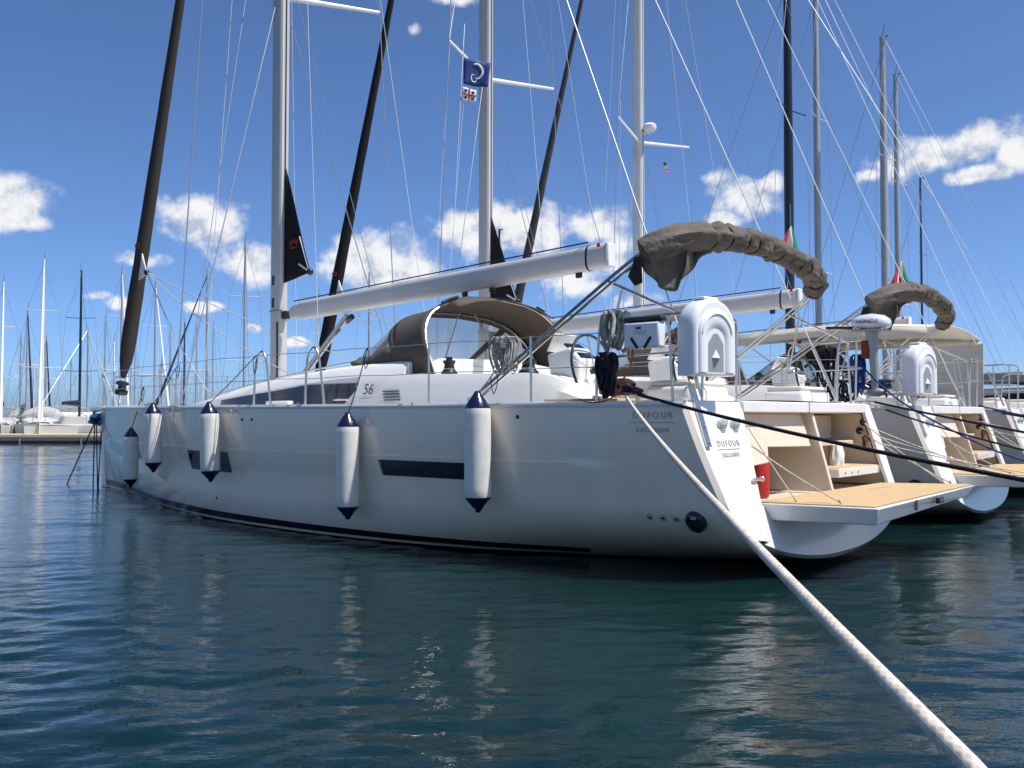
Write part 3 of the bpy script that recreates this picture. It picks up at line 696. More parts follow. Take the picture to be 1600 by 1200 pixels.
# ---------------------------------------------------------------- spars and rigging
MX = 9.61
def mast_mesh(x, z0, z1, fa=.30, at=.215, lean=0.0):
    m = MB(); rows = []
    n = 20
    for z in np.linspace(z0, z1, 12):
        taper = 1 - .35 * max(0, (z - 14) / 12)
        rows.append([(x + fa / 2 * taper * math.copysign(abs(math.cos(2 * math.pi * k / n)) ** .55, math.cos(2 * math.pi * k / n)) - lean * (z - z0), at / 2 * taper * math.copysign(abs(math.sin(2 * math.pi * k / n)) ** .55, math.sin(2 * math.pi * k / n)), z) for k in range(n)])
    m.grid(rows, closed=True); m.f.append(tuple(len(m.v) - n + k for k in range(n))); return m
LEAN = .0015
mast = mast_mesh(MX, 1.7, 23.8, lean=LEAN).obj('mast', 'mast_paint', YACHT, smooth=60)
m = MB(); m.box((MX - .165, 0, 13), (.035, .022, 21.0)); 
m = MB(); m.tube([(MX - .158, 0, 3.9), (MX - .158 - LEAN * 19, 0, 23)], .011, 6); m.obj('sail_slot', 'black_plastic', mast)
m = MB(); m.tube([(MX - .145, .06, 3.9), (MX - .145 - LEAN * 19, .06, 23)], .013, 6); m.obj('mast_track', 'mast_white', mast)
for z in (3.55, 3.95):
    m = MB(); m.box((MX + .02, .106, z), (.07, .02, .17)); m.obj('mast_slot', 'black_plastic', mast, bevel=.012)
m = MB(); m.tube([(MX - .1, .09, 2.2), (MX - .1, .10, 3.2)], .02, 6); m.obj('mast_winch_track', 'black_plastic', mast)
m = MB(); m.box((MX - .05, 0, 3.40), (.36, .24, .03)); m.obj('mast_collar', 'grey_plastic', mast, bevel=.01)
m = MB(); m.box((MX - .20, 0, 3.33), (.16, .10, .14)); m.obj('gooseneck', 'black_plastic', mast, bevel=.015)
BE = Vector((2.50, 0, 3.63)); BG = Vector((9.22, 0, 3.36))
def boom_mesh(a, b, hgt=.30, wid=.20):
    d = (b - a).normalized(); up = Vector((0, 1, 0)).cross(d) * -1
    if up.z < 0: up = -up
    m = MB(); rows = []; n = 18
    for t in [0, .01, .05, .3, .6, .9, 1]:
        s = (.62 + .38 * min(1, t / .05)) 
        rows.append([a.lerp(b, t) + up * (hgt * s / 2 * math.copysign(abs(math.sin(2 * math.pi * k / n)) ** .75, math.sin(2 * math.pi * k / n))) + Vector((0, wid * s / 2 * math.copysign(abs(math.cos(2 * math.pi * k / n)) ** .75, math.cos(2 * math.pi * k / n)), 0)) for k in range(n)])
    m.grid(rows, closed=True); m.f.append(tuple(range(n))); m.f.append(tuple(len(m.v) - n + k for k in range(n))[::-1]); return m
boom = boom_mesh(BG, BE, .33).obj('boom', 'boom_paint', YACHT, smooth=45)
m = MB(); m.grid([[BE + Vector((xx, .104 * math.copysign(abs(math.cos(a)) ** .75, math.cos(a)), .170 * math.copysign(abs(math.sin(a)) ** .75, math.sin(a)) - .04 * xx)) for a in np.linspace(0, 2 * math.pi, 25)[:-1]] for xx in (.27, .30)], closed=True); m.obj('boom_band', 'black_plastic', boom)
m = MB(); m.box(BE + Vector((-.03, 0, .0)), (.06, .17, .32)); m.obj('boom_end_cap', 'gelcoat', boom, bevel=.02)
m = MB(); m.box(BE + Vector((.08, .105, .13)), (.05, .006, .05)); m.obj('boom_mark', 'flag_red', boom)
m = MB(); m.tube([BG + Vector((-.1, .03, .19)), BE + Vector((.3, .03, .20))], .010, 6); m.obj('outhaul_line', 'rope_navy', boom)
for t in (.62, .70, .93):
    q = BG.lerp(BE, t); m = MB(); m.box(q + Vector((0, 0, -.19)), (.10, .05, .09)); m.obj('sheet_block', 'black_plastic', boom, bevel=.02)
m = MB(); m.tube([(8.92, 0, 2.22), (7.72, 0, 3.20)], [.055, .05], 12); vg = m.obj('boom_vang', 'mast_paint', YACHT)
m = MB(); m.tube([(8.9, 0, 2.25), (7.9, 0, 3.0)], .02, 6); m.tube([(8.95, .05, 2.12), (7.68, .05, 3.16)], .008, 6); m.obj('vang_tackle', 'rope_navy', vg)
m = MB(); m.tube([(7.78, -.05, 3.12), (7.6, 0, 3.18)], .05, 8); m.obj('vang_end', 'black_plastic', vg)
for sd_ in (.35, -.35):   # mainsheet down to the roof
    m = MB(); m.tube(line(BG.lerp(BE, .62) + Vector((0, 0, -.2)), (4.9, sd_ * 1.6, 2.36), 0, 4), .008, 6); m.obj('mainsheet', 'rope_cream', boom)
# clew of the in-mast mainsail
cl = [(MX - .15, 0, 5.95), (8.74, 0, 4.13), (8.68, 0, 4.02), (MX - .15, 0, 3.90)]
rows = []
for i in range(13):
    t = i / 12; a = Vector(cl[0]).lerp(Vector(cl[3]), t); b = Vector(cl[0]).lerp(Vector(cl[2]), t)
    rows.append([a.lerp(b, s) + Vector((0, .03 * math.sin(s * 5 + t * 3) * s, 0)) for s in np.linspace(0, 1, 7)])
m = MB(); m.grid(rows); ms = m.obj('mainsail_clew', 'sail_black', YACHT, solid=.012)
m = MB(); m.tube([(8.98, .03, 4.66), (8.70, .03, 4.02)], .014, 6); m.tube([(8.98, .035, 4.18), (8.72, .035, 4.04)], .02, 6); m.tube([(8.66, .03, 4.0), (9.02, .03, 3.94)], .018, 6); m.obj('clew_webbing', 'sail_white', ms)
m = MB(); m.ball((8.68, .03, 4.02), .06); m.obj('clew_block', 'black_plastic', ms)
def crown(M_, s=.1):
    pts = [(-1, -.6), (1, -.6), (1.25, .75), (.6, 0), (.42, 1.0), (0, .15), (-.42, 1.0), (-.6, 0), (-1.25, .75)]
    m = MB()
    q = pts + [pts[0]]
    for i in range(len(pts)):
        m.tube([M_ @ Vector((q[i][0] * s, q[i][1] * s, 0)), M_ @ Vector((q[i + 1][0] * s, q[i + 1][1] * s, 0))], .006, 5)
    m.tube([M_ @ Vector((-1.0 * s, -.9 * s, 0)), M_ @ Vector((1.0 * s, -.9 * s, 0))], .006, 5)
    return m
crown(basis((9.13, .045, 4.55), (-1, 0, 0), (0, 0, 1)), .085).obj('crown_emblem', 'logo_red', ms)
# forestay with the furled genoa
FB = Vector((15.24, 0, 2.12)); FT = Vector((MX - .15, 0, 22.8))
def genoa(a, b, r0, seed=0):
    n = 60; pts = [a.lerp(b, k / n) for k in range(n + 1)]; rad = []
    for k in range(n + 1):
        t = k / n; rr_ = max(.055, r0 * (1.0 - 1.25 * t)) * (1 + .10 * mnoise.noise(Vector((t * 40, seed, 0)))); rad.append(max(.03, rr_) if 0 < k else .06)
    rad[0] = .05; rad[1] = r0 * .75
    return MB().tube(pts, rad, 14)
gn = genoa(FB + (FT - FB) * .012, FT, .17).obj('furled_genoa', 'sail_dark', YACHT)
gp = FB.lerp(FT, .115)
m = MB(); m.poly([gp + Vector((-.10, .06, .8)), gp + Vector((-.42, .06, .12)), gp + Vector((-.40, .05, .0)), gp + Vector((.05, .06, -.15))]); m.obj('genoa_clew', 'sail_white', gn, solid=.02)
m = MB(); m.ball(gp + Vector((-.44, .05, .04)), .06); m.obj('clew_block', 'black_plastic', gn)
for e in ((7.4, 1.4, 2.2), (7.4, -1.2, 2.2), (9.9, 1.2, 1.95)):
    m = MB(); m.tube(line(gp + Vector((-.45, .05, .04)), e, .15), .009, 6); m.obj('genoa_sheet', 'rope_cream', gn)
crown(basis(FB.lerp(FT, .145) + Vector((0, .14, 0)), (-1, 0, 0), (-.1, 0, 1)), .06).obj('crown_emblem', 'logo_red', gn)
m = MB(); m.lathe([(.05, -.12), (.13, -.10), (.14, -.02), (.08, 0), (.08, .1), (.14, .12), (.13, .16), (.05, .18)], 18, FB, FT - FB); m.obj('furler_drum', 'black_plastic', YACHT)
m = MB(); m.tube([FB - (FT - FB).normalized() * .12, (15.38, 0, 1.74)], .028, 8); m.obj('furler_link', 'steel', YACHT)
SPZ = 9.05
for sd_ in (1, -1):
    m = MB(); m.tube([(MX - .05, 0, SPZ), (MX - .55, sd_ * 1.85, SPZ + .18)], [.055, .035], 10, sq=.5); m.obj('spreader', 'mast_white', mast)
    m = MB(); m.tube([(MX - .09, 0, 15.2), (MX - .5, sd_ * 1.45, 15.35)], [.05, .03], 8, sq=.5); m.obj('spreader', 'mast_white', mast)
    cp = Vector((9.0, sd_ * 2.33, 1.72)); tip = Vector((MX - .55, sd_ * 1.85, SPZ + .18)); tip2 = Vector((MX - .5, sd_ * 1.45, 15.35))
    for nm, a, b, r_ in (('cap_shroud', cp, tip, .010), ('cap_shroud', tip, tip2, .009), ('cap_shroud', tip2, Vector((MX - .1, 0, 22.5)), .008), ('lower_shroud', cp - Vector((.15, 0, 0)), Vector((MX, sd_ * .1, SPZ - .1)), .009), ('lower_shroud', cp - Vector((.25, 0, 0)), Vector((MX + .4, sd_ * .25, 10.4)), .006), ('diagonal_stay', tip, Vector((MX, sd_ * .1, 15.1)), .007)):
        m = MB(); m.tube([a, b], r_, 6); m.obj(nm, 'wire', YACHT)
    m = MB(); m.tube([cp - Vector((.02, 0, .0)), cp + Vector((0, 0, .42))], .016, 8); m.tube([cp - Vector((.15, 0, 0)), cp + Vector((-.13, -sd_ * .03, .40))], .015, 8); m.tube([cp + Vector((0, sd_ * .04, 0)), cp + Vector((0, sd_ * .045, -.25))], .014, 8); m.obj('turnbuckle', 'steel', YACHT)
    bs = Vector((.18, sd_ * 1.70, 1.74)); m = MB(); m.tube([bs, Vector((MX - .2 - LEAN * 22, 0, 23.7))], .009, 6); m.obj('backstay', 'wire_pale', YACHT)
    m = MB(); m.tube([bs, bs + (Vector((MX - .2, 0, 23.7)) - bs).normalized() * .75], .022, 8); m.obj('backstay_tensioner', 'steel', YACHT)
    for k, (hx, hy) in enumerate(((6.9, 1.2), (10.4, 1.0))):
        m = MB(); m.tube([(hx, sd_ * hy, 2.1 if k == 0 else 1.85), (MX + (-.2 if k == 0 else .2), sd_ * .1, 20)], .0055, 5); m.obj('halyard', 'wire_pale', YACHT)
m = MB(); m.tube([BE + Vector((.12, 0, .18)), (MX - .3, 0, 23.6)], .005, 5); m.obj('topping_lift', 'wire', YACHT)

# ---------------------------------------------------------------- sprayhood
def arch(x, hw, zb, zt, crownz, xb=None, n=25):
    """one hoop from port foot over the top to starboard foot; xb = x at the feet"""
    xb = x if xb is None else xb; pts = []
    for k in range(n):
        t = -1 + 2 * k / (n - 1); a = t * math.pi / 2
        yy = hw * math.copysign(abs(math.sin(a)) ** .46, math.sin(a)); q = max(0, math.cos(a)) ** .46
        zz = zb + (zt - zb) * q + crownz * (1 - (yy / hw) ** 2) * q
        pts.append(Vector((xb + (x - xb) * min(1, q * 1.15), -yy, zz)))
    return pts
h0 = arch(6.05, 1.46, 2.22, 2.30, .05, 5.35); h1 = arch(5.12, 1.50, 2.09, 2.90, .16, 4.74); h2 = arch(4.42, 1.58, 2.06, 2.99, .24, 4.08)
hood = empty('sprayhood', (5, 0, 2.1), parent=YACHT)
def hobj(mb, *a, **k):
    mb.v = [tuple(Vector(v) - Vector((5, 0, 2.1))) for v in mb.v]; return mb.obj(*a, **k)
rows = []
for t in np.linspace(0, 1, 9):
    rows.append([a.lerp(b, t) + Vector((0, 0, -.035 * math.sin(math.pi * t))) for a, b in zip(h1, h2)])
full = rows
m = MB(); m.grid(full, flip=True); hobj(m, 'hood_canvas', 'canvas_brown', hood, solid=.012)
visor = [[p + Vector((-.22 * t, 0, -.05 * t * (1 + abs(p.y)))) for p in h2[9:-9]] for t in (0, .5, 1)]
m = MB(); m.grid(visor, flip=True); hobj(m, 'hood_visor', 'canvas_brown', hood, solid=.012)
# front screen: clear vinyl in three panes between canvas borders
for (a, b) in ((2, 8), (9, 15), (16, 22)):
    rows = [[h0[k].lerp(h1[k], t) for k in range(a, b + 1)] for t in np.linspace(.06, .9, 5)]
    m = MB(); m.grid(rows, flip=True); hobj(m, 'hood_window', 'clear_vinyl', hood)
for (a, b) in ((0, 2), (8, 9), (15, 16), (22, 24)):
    rows = [[h0[k].lerp(h1[k], t) for k in range(a, b + 1)] for t in np.linspace(0, 1, 5)]
    m = MB(); m.grid(rows, flip=True); hobj(m, 'hood_border', 'canvas_brown', hood, solid=.010)
m = MB(); m.grid([[h0[k].lerp(h1[k], t) for k in range(25)] for t in (.9, 1.0)], flip=True); hobj(m, 'hood_border', 'canvas_brown', hood, solid=.011)
m = MB(); m.tube([p + Vector((0, 0, .01)) for p in h0], .035, 8); hobj(m, 'hood_border', 'canvas_brown', hood)
for hh in (h1, h2):
    m = MB(); m.tube([p + Vector((0, -.02 * (1 if p.y > 0 else -1), -.02)) for p in hh], .014, 8); hobj(m, 'hood_frame', 'steel', hood)
for q_ in (h2[8:11], h2[14:16]):
    m = MB(); m.tube([p + Vector((-.04, 0, .02)) for p in q_], .02, 8); hobj(m, 'hood_handle', 'canvas_strap', hood)
for k in (1, 2, 3):
    q = [a.lerp(b, k / 4) + Vector((0, 0, .006 - .035 * math.sin(math.pi * k / 4))) for a, b in zip(h1, h2)]
    m = MB(); m.tube(q[4:-4], .005, 5); hobj(m, 'hood_seam', 'canvas_strap', hood)
# ---------------------------------------------------------------- folded bimini on its steel hoop
AP = [Vector((2.78, 2.25, 1.76)), Vector((1.55, 2.18, 2.58)), Vector((.78, 2.10, 3.10)), Vector((.50, 1.95, 3.30)), Vector((.36, 1.55, 3.42)), Vector((.30, .8, 3.50)), Vector((.30, 0, 3.52))]
AS = [Vector((p.x + .04, -p.y, p.z - .02)) for p in AP]
hoop = spline(AP + AS[::-1][1:], 8)
bim = empty('bimini', (2.78, 0, 1.76), parent=YACHT)
def bobj(mb, *a, **k):
    mb.v = [tuple(Vector(v) - Vector((2.78, 0, 1.76))) for v in mb.v]; return mb.obj(*a, **k)
m = MB(); m.tube(hoop, .019, 8); bobj(m, 'bimini_frame', 'steel', bim)
m = MB(); m.tube([p + Vector((.03, 0, -.085)) if i not in (0, len(hoop) - 1) else p for i, p in enumerate(hoop)], .017, 8); bobj(m, 'bimini_frame', 'steel', bim)
for sd_ in (1, -1):
    m = MB(); m.tube([(1.02, sd_ * 2.12, 2.93), (.10, sd_ * 1.95, 2.48)], .015, 8); bobj(m, 'bimini_strut', 'steel', bim)
    m = MB(); m.tube([(.86, sd_ * 2.10, 2.83), (1.02, sd_ * 2.16, 2.2)], .013, 8); bobj(m, 'bimini_strut', 'steel', bim)
    m = MB(); m.box((2.80, sd_ * 2.25, 1.735), (.12, .05, .05)); bobj(m, 'bimini_hinge', 'steel', bim)
# the rolled canvas: lumpy, cinched by straps
roll = []
i0, i1 = 19, len(hoop) - 19
path = [p + Vector((0, 0, .0)) for p in hoop[i0:i1]]
seg = []
for i in range(len(path) - 1):
    for k in range(6): seg.append(path[i].lerp(path[i + 1], k / 6))
seg.append(path[-1])
Ls = [0]
for i in range(1, len(seg)): Ls.append(Ls[-1] + (seg[i] - seg[i - 1]).length)
TL = Ls[-1]; NS = 11
strap_at = [TL * (.22 + .78 * (k + random.uniform(-.16, .16)) / NS) for k in range(NS)] + [TL * .985]
def roll_r(s):
    base = .150 - .012 * (s / TL)
    if s < TL * .22: base = .150
    c = min(abs(s - q) for q in strap_at); cinch = .036 * math.exp(-(c / .055) ** 2)
    e = min(1, (s + .02) / .06, (TL - s + .02) / .06)
    return (base - cinch) * max(.45, e)
m = MB(); n = 36; T_ = []
up0 = Vector((0, 0, 1)); rows = []
for i, p in enumerate(seg):
    a = seg[max(0, i - 1)]; b = seg[min(len(seg) - 1, i + 1)]; t = (b - a).normalized(); nx = (up0 - t * up0.dot(t)).normalized(); ny = t.cross(nx); r = []
    for k in range(n):
        an = 2 * math.pi * k / n; rad = roll_r(Ls[i])
        sL = Ls[i]; cd = min(abs(sL - q) for q in strap_at); pil = 1 - math.exp(-(cd / .07) ** 2)
        f1 = mnoise.noise(Vector((math.cos(an) * 1.6, math.sin(an) * 1.6, sL * 2.0)))
        ph = 5.0 * mnoise.noise(Vector((sL * 1.3, 3.1, 0)))
        f2 = math.sin(4 * an + ph + 2.6 * sL) + .6 * math.sin(7 * an - ph * .7 - 4.0 * sL)
        f3 = mnoise.noise(Vector((math.cos(an) * 3.0 + 7, math.sin(an) * 3.0, sL * 7.0)))
        rr_ = rad * (1 + .16 * f1 + .085 * f2 * (.35 + .65 * pil) + .13 * f3)
        r.append(p + nx * (math.cos(an) * rr_ * .98) + ny * (math.sin(an) * rr_ * 1.05) + Vector((.02, 0, -.03)))
    rows.append(r)
m.grid(rows, closed=True); m.f.append(tuple(range(n))); m.f.append(tuple(len(m.v) - n + k for k in range(n))[::-1])
bobj(m, 'rolled_canvas', 'canvas_rolled', bim, smooth=60)
for q in strap_at:
    i = min(range(len(seg)), key=lambda j: abs(Ls[j] - q)); p = seg[i]; t = (seg[min(len(seg) - 1, i + 1)] - seg[max(0, i - 1)]).normalized(); nx = (up0 - t * up0.dot(t)).normalized(); ny = t.cross(nx); rad = roll_r(Ls[i]) * 1.06
    tl = random.uniform(-.03, .03)
    m = MB(); m.tube([p + nx * (math.cos(a) * rad) + ny * (math.sin(a) * rad) + t * (tl * math.sin(a + 1)) + Vector((.02, 0, -.03)) for a in np.linspace(0, 2 * math.pi, 25)[:-1]], .012, 6, closed=True); bobj(m, 'strap', 'canvas_strap', bim)
# loose flap hanging at the port end
fl0 = [Vector((.70, 2.05, 3.17)), Vector((.52, 1.96, 3.27)), Vector((.42, 1.75, 3.33)), Vector((.38, 1.50, 3.36)), Vector((.36, 1.25, 3.37))]
fl1 = [Vector((.62, 2.02, 3.00)), Vector((.54, 1.92, 2.86)), Vector((.42, 1.80, 2.82)), Vector((.38, 1.56, 3.06)), Vector((.34, 1.25, 3.26))]
A1 = spline(fl0, 6); B1 = spline(fl1, 6); rows = []
for t in np.linspace(0, 1, 10):
    rows.append([a.lerp(b, t) + Vector((-.07 * math.sin(t * 3.1) * math.sin(i * .55), .05 * math.sin(i * .9 + t), 0)) for i, (a, b) in enumerate(zip(A1, B1))])
m = MB(); m.grid(rows); bobj(m, 'loose_flap', 'canvas_rolled', bim, solid=.012, smooth=70)
m = MB(); m.poly([(.70, 2.10, 3.15), (.62, 2.12, 3.13), (.62, 2.10, 2.88), (.72, 2.08, 2.86), (.80, 2.08, 2.96)]); bobj(m, 'loose_flap', 'canvas_strap', bim, solid=.012)

# ---------------------------------------------------------------- guard rails
def rail(pts, r=.0125, name='rail', m_='steel', par=None):
    return MB().tube(pts, r, 8).obj(name, m_, par or YACHT)
def bb(x): return HP('b', max(0, x)) - .10
for sd_ in (1, -1):
    for x in (1.85, 3.35, 10.0, 11.6, 13.1):
        m = MB(); m.tube([(x, sd_ * bb(x), 1.69), (x + .02, sd_ * (bb(x) - .02), 2.40)], .0125, 8); m.obj('stanchion', 'steel', YACHT)
    for x in (6.65, 5.45):
        q = spline([(x + .20, sd_ * bb(x), 1.69), (x + .16, sd_ * bb(x), 2.25), (x + .06, sd_ * bb(x), 2.42), (x - .03, sd_ * bb(x), 2.42), (x - .10, sd_ * bb(x), 2.25), (x - .20, sd_ * bb(x), 1.69)], 8)
        m = MB(); m.tube(q, .016, 8); m.obj('gate_stanchion', 'steel', YACHT)
    for zz, r_ in ((2.39, .0048), (2.05, .0045)):
        pts = [(x, sd_ * (bb(x) - .01), zz - .012 * math.sin(x * 2.0) ** 2) for x in np.linspace(1.0, 14.3, 40)]
        m = MB(); m.tube(pts, r_, 5); m.obj('lifeline', 'wire', YACHT)
    # pushpit
    q = spline([(1.10, sd_ * 2.22, 1.69), (1.08, sd_ * 2.22, 2.2), (1.0, sd_ * 2.22, 2.50), (.55, sd_ * 2.22, 2.52), (.12, sd_ * 2.20, 2.53), (.0, sd_ * 2.05, 2.53), (-.02, sd_ * 1.5, 2.52), (.0, sd_ * 1.32, 2.42), (.02, sd_ * 1.30, 1.69)], 8)
    pu = MB().tube(q, .015, 8).obj('pushpit', 'steel', YACHT)
    rail([(.25, sd_ * 2.22, 2.52), (.20, sd_ * 2.22, 1.69)], .014, 'pushpit_post', par=pu)
    rail([(1.08, sd_ * 2.22, 2.14), (.22, sd_ * 2.22, 2.16), (.0, sd_ * 2.05, 2.16), (0, sd_ * 1.3, 2.16)], .011, 'pushpit_rail', par=pu)
    rail([(.02, sd_ * 1.95, 2.53), (.04, sd_ * 1.95, 1.69)], .013, 'pushpit_post', par=pu)
    # mooring cleat and fairlead on the quarter
    m = MB(); m.tube([(.82, sd_ * 2.20, 1.76), (.52, sd_ * 2.20, 1.76)], [.012, .012], 8); m.box((.73, sd_ * 2.20, 1.72), (.03, .04, .08)); m.box((.61, sd_ * 2.20, 1.72), (.03, .04, .08)); m.obj('cleat', 'steel', YACHT)
    m = MB(); m.tube([(5.2, sd_ * 2.3, 1.76), (4.9, sd_ * 2.3, 1.76)], .012, 8); m.obj('cleat', 'steel', YACHT)
    # pulpit
    q = spline([(14.3, sd_ * .80, 1.72), (14.4, sd_ * .78, 2.15), (14.6, sd_ * .74, 2.38), (15.3, sd_ * .40, 2.42), (15.75, sd_ * .12, 2.40)], 8)
    rail(q, .0145, 'pulpit'); rail([(15.2, sd_ * .42, 2.42), (15.15, sd_ * .46, 1.73)], .013, 'pulpit')
# bow roller with the anchor
m = MB(); m.box((16.1, 0, 1.70), (.7, .20, .07)); m.obj('bow_roller', 'steel', YACHT, bevel=.01)
m = MB(); m.tube([(15.9, 0, 1.72), (16.45, 0, 1.66), (16.55, 0, 1.50)], .03, 8); an = m.obj('anchor_shank', 'galvanised', YACHT)
m = MB(); m.prism([(16.55, 0, 1.56), (16.30, .22, 1.42), (16.05, .10, 1.36), (16.0, 0, 1.38), (16.05, -.10, 1.36), (16.30, -.22, 1.42)], (0, 0, -.03)); m.obj('anchor_fluke', 'galvanised', an)
m = MB(); m.ball((16.15, .05, 1.52), .2, 12, (1.3, .9, .45)); m.obj('anchor_cover', 'blue_plastic', an)
# quarter deck clutter seen over the coaming
for k, (x, y, z, r_) in enumerate(((1.30, 1.55, 1.80, .18), (1.30, 1.55, 1.86, .17), (1.30, 1.55, 1.92, .16))):
    m = MB(); m.tube([(x + r_ * math.cos(a), y + r_ * math.sin(a), z + .012 * math.sin(3 * a)) for a in np.linspace(0, 2 * math.pi, 20)[:-1]], .026, 8, closed=True); m.obj('coiled_tail', 'rope_brown', YACHT)
# ---------------------------------------------------------------- fenders along the port side
def fender(x, zt, zb, r, label, tilt=0.0, pull=(0, 0), rail_z=2.06):
    """zt, zb: tips of the end caps; hangs against the hull on its own lanyard"""
    zm = (zt + zb) / 2; y = max(half(x, z_) for z_ in np.linspace(max(zb, .1), min(zt, 1.66), 8)) + r + .012
    if zt > 1.6: y += .02
    Ln = zt - zb
    o = empty('fender', wl(x, y, zb), YROT, label, 'fender', 'fenders hanging along the shaded hull side')
    rot = Matrix.Rotation(tilt, 3, 'Y')
    def put(m): m.v = [tuple(rot @ Vector(v)) for v in m.v]; return m
    cb, ct = .155 * r / .14, .175 * r / .14
    put(MB().lathe([(r * .93, cb), (r * .985, cb + .03), (r, cb + .09), (r, Ln - ct - .09), (r * .985, Ln - ct - .03), (r * .93, Ln - ct)], 28)).obj('fender_body', 'fender_white', o, smooth=60)
    put(MB().lathe([(.0, 0.0), (r * .16, .004), (r * .26, .03), (r * .55, cb * .55), (r * .93, cb - .012), (r * .95, cb + .004), (r * .94, cb + .012)], 24)).obj('end_cap', 'fender_navy', o, smooth=60)
    put(MB().lathe([(r * .94, Ln - ct - .012), (r * .95, Ln - ct - .004), (r * .92, Ln - ct + .012), (r * .62, Ln - ct * .55), (r * .30, Ln - .035), (r * .18, Ln - .004), (0, Ln)], 24)).obj('end_cap', 'fender_navy', o, smooth=60)
    put(MB().lathe([(.012, 0), (.012, .004), (0, .005)], 10, (0, r * .34, .040), (0, 1, -.6))).obj('eye_hole', 'white_plastic', o)
    put(MB().tube([(r * .0, r + .001, cb + .02), (r * .0, r + .001, Ln - ct - .02)], .0022, 4)).obj('moulding_seam', 'fender_white', o)
    top = rot @ Vector((0, 0, Ln - .03))
    e = Vector((pull[0], bb(x + pull[0]) - y, rail_z - zb)); mid = Vector((0, -.015, 0))
    MB().tube(spline([top, top.lerp(e, .4) + mid, e], 6), .0065, 6).obj('lanyard', 'rope_navy', o)
    MB().tube(spline([e, e + Vector((.05, .02, -.09)), e + Vector((.0, .03, -.26)), e + Vector((-.05, .02, -.12)), e], 6), .0055, 5).obj('lanyard_tail', 'rope_navy', o)
    return o
fender(10.9, 1.36, .34, .125, 'lowest white fender nearest the bow, hanging below the rail over the hull stripe', pull=(-.12, 0), rail_z=2.05)
fender(9.55, 1.76, .66, .135, 'second white fender from the bow, its navy cap level with the rail', tilt=.04, pull=(-.35, 0), rail_z=2.38)
fender(7.55, 1.76, .61, .138, 'white fender hanging in front of the forward hull window', tilt=.06, pull=(-.75, 0), rail_z=2.40)
fender(4.46, 1.60, .30, .140, 'white fender hanging lowest amidships between the two long hull windows', tilt=.01, pull=(-.05, 0), rail_z=2.39)
fender(2.34, 1.82, .52, .145, 'white fender nearest the stern, covering the aft end of the hull window', tilt=.01, pull=(.0, 0), rail_z=2.05)

# ---------------------------------------------------------------- horseshoe lifebuoy in its hard white case
def invU(w, h, n=28, base=0.0):
    pts = [(-w / 2, base), (-w / 2 , base + (h - w / 2) * .5)]
    for k in range(n + 1):
        a = math.pi - math.pi * k / n; pts.append((w / 2 * math.cos(a), h - w / 2 + w / 2 * math.sin(a)))
    pts += [(w / 2, base + (h - w / 2) * .5), (w / 2, base)]
    return pts
def lifebuoy_case(loc, rz, label, s=1.0):
    o = empty('lifebuoy_case', loc, rz, label, 'lifebuoy', 'white lifebuoy cases on the stern rails')
    W_, H_ = .60 * s, .74 * s
    def loop(w, h, x, dz=0): return [(x, q[0], q[1] + dz) for q in invU(w, h)]
    # local -x faces aft
    L_ = [loop(W_ * .94, H_ * .97, .0, .01), loop(W_, H_, -.03), loop(W_, H_, -.15), loop(W_ * .985, H_ * .99, -.185, .003), loop(W_ * .93, H_ * .955, -.215, .012), loop(W_ * .86, H_ * .92, -.225, .02)]
    m = MB(); m.grid(L_, closed=True); n = len(L_[0]); m.f.append(tuple(range(n))); m.f.append(tuple(len(m.v) - n + k for k in range(n))[::-1])
    m.obj('case_shell', 'white_plastic', o, smooth=50)
    # raised horseshoe on the face, open at the bottom
    out = invU(W_ * .80, H_ * .87); inn = invU(W_ * .40, H_ * .60)
    rows = []
    for a, b in zip(out, inn):
        q = []
        for t, x in ((0, -.222), (.10, -.240), (.22, -.247), (.62, -.247), (.80, -.240), (1, -.222)):
            q.append((x, a[0] + (b[0] - a[0]) * t, max(.03, a[1] + (b[1] - a[1]) * t)))
        rows.append(q)
    m = MB(); m.grid(rows, flip=True); m.obj('horseshoe_relief', 'white_plastic', o, smooth=50)
    rid = [(-.249, y * .68 / .80, z * 1.0 + .0) for y, z in out][4:-4]
    m = MB(); m.tube([(x, y, z - .055) for x, y, z in rid], .010, 6); m.obj('case_rib', 'white_plastic', o)
    m = MB(); m.prism([(-.226, -.105 * s, .035), (-.226, -.105 * s, .30 * s), (-.226, -.03 * s, .40 * s), (-.226, .03 * s, .40 * s), (-.226, .105 * s, .30 * s), (-.226, .105 * s, .035)][::-1], (.0018, 0, 0)); m.obj('case_recess', 'grey_plastic', o)
    m = MB(); m.add([(-.228, -.055 * s, .17), (-.228, .055 * s, .17), (-.228, 0, .25), (-.275, 0, .165)], [(0, 3, 2), (3, 1, 2), (0, 1, 3), (0, 2, 1)]); m.obj('case_peg', 'white_plastic', o, smooth=0)
    m = MB(); m.box((-.09, 0, H_ + .006), (.16, .20, .025)); m.obj('case_latch', 'white_plastic', o, bevel=.01)
    m = MB(); m.tube([(.02, 0, .0), (.02, 0, -.12)], .012, 6); m.obj('mount_bar', 'steel', o)
    return o
lifebuoy_case(wl(.06, 1.98, 1.93), YROT - R(14), 'white lifebuoy case on the stern rail above the nearest transom')
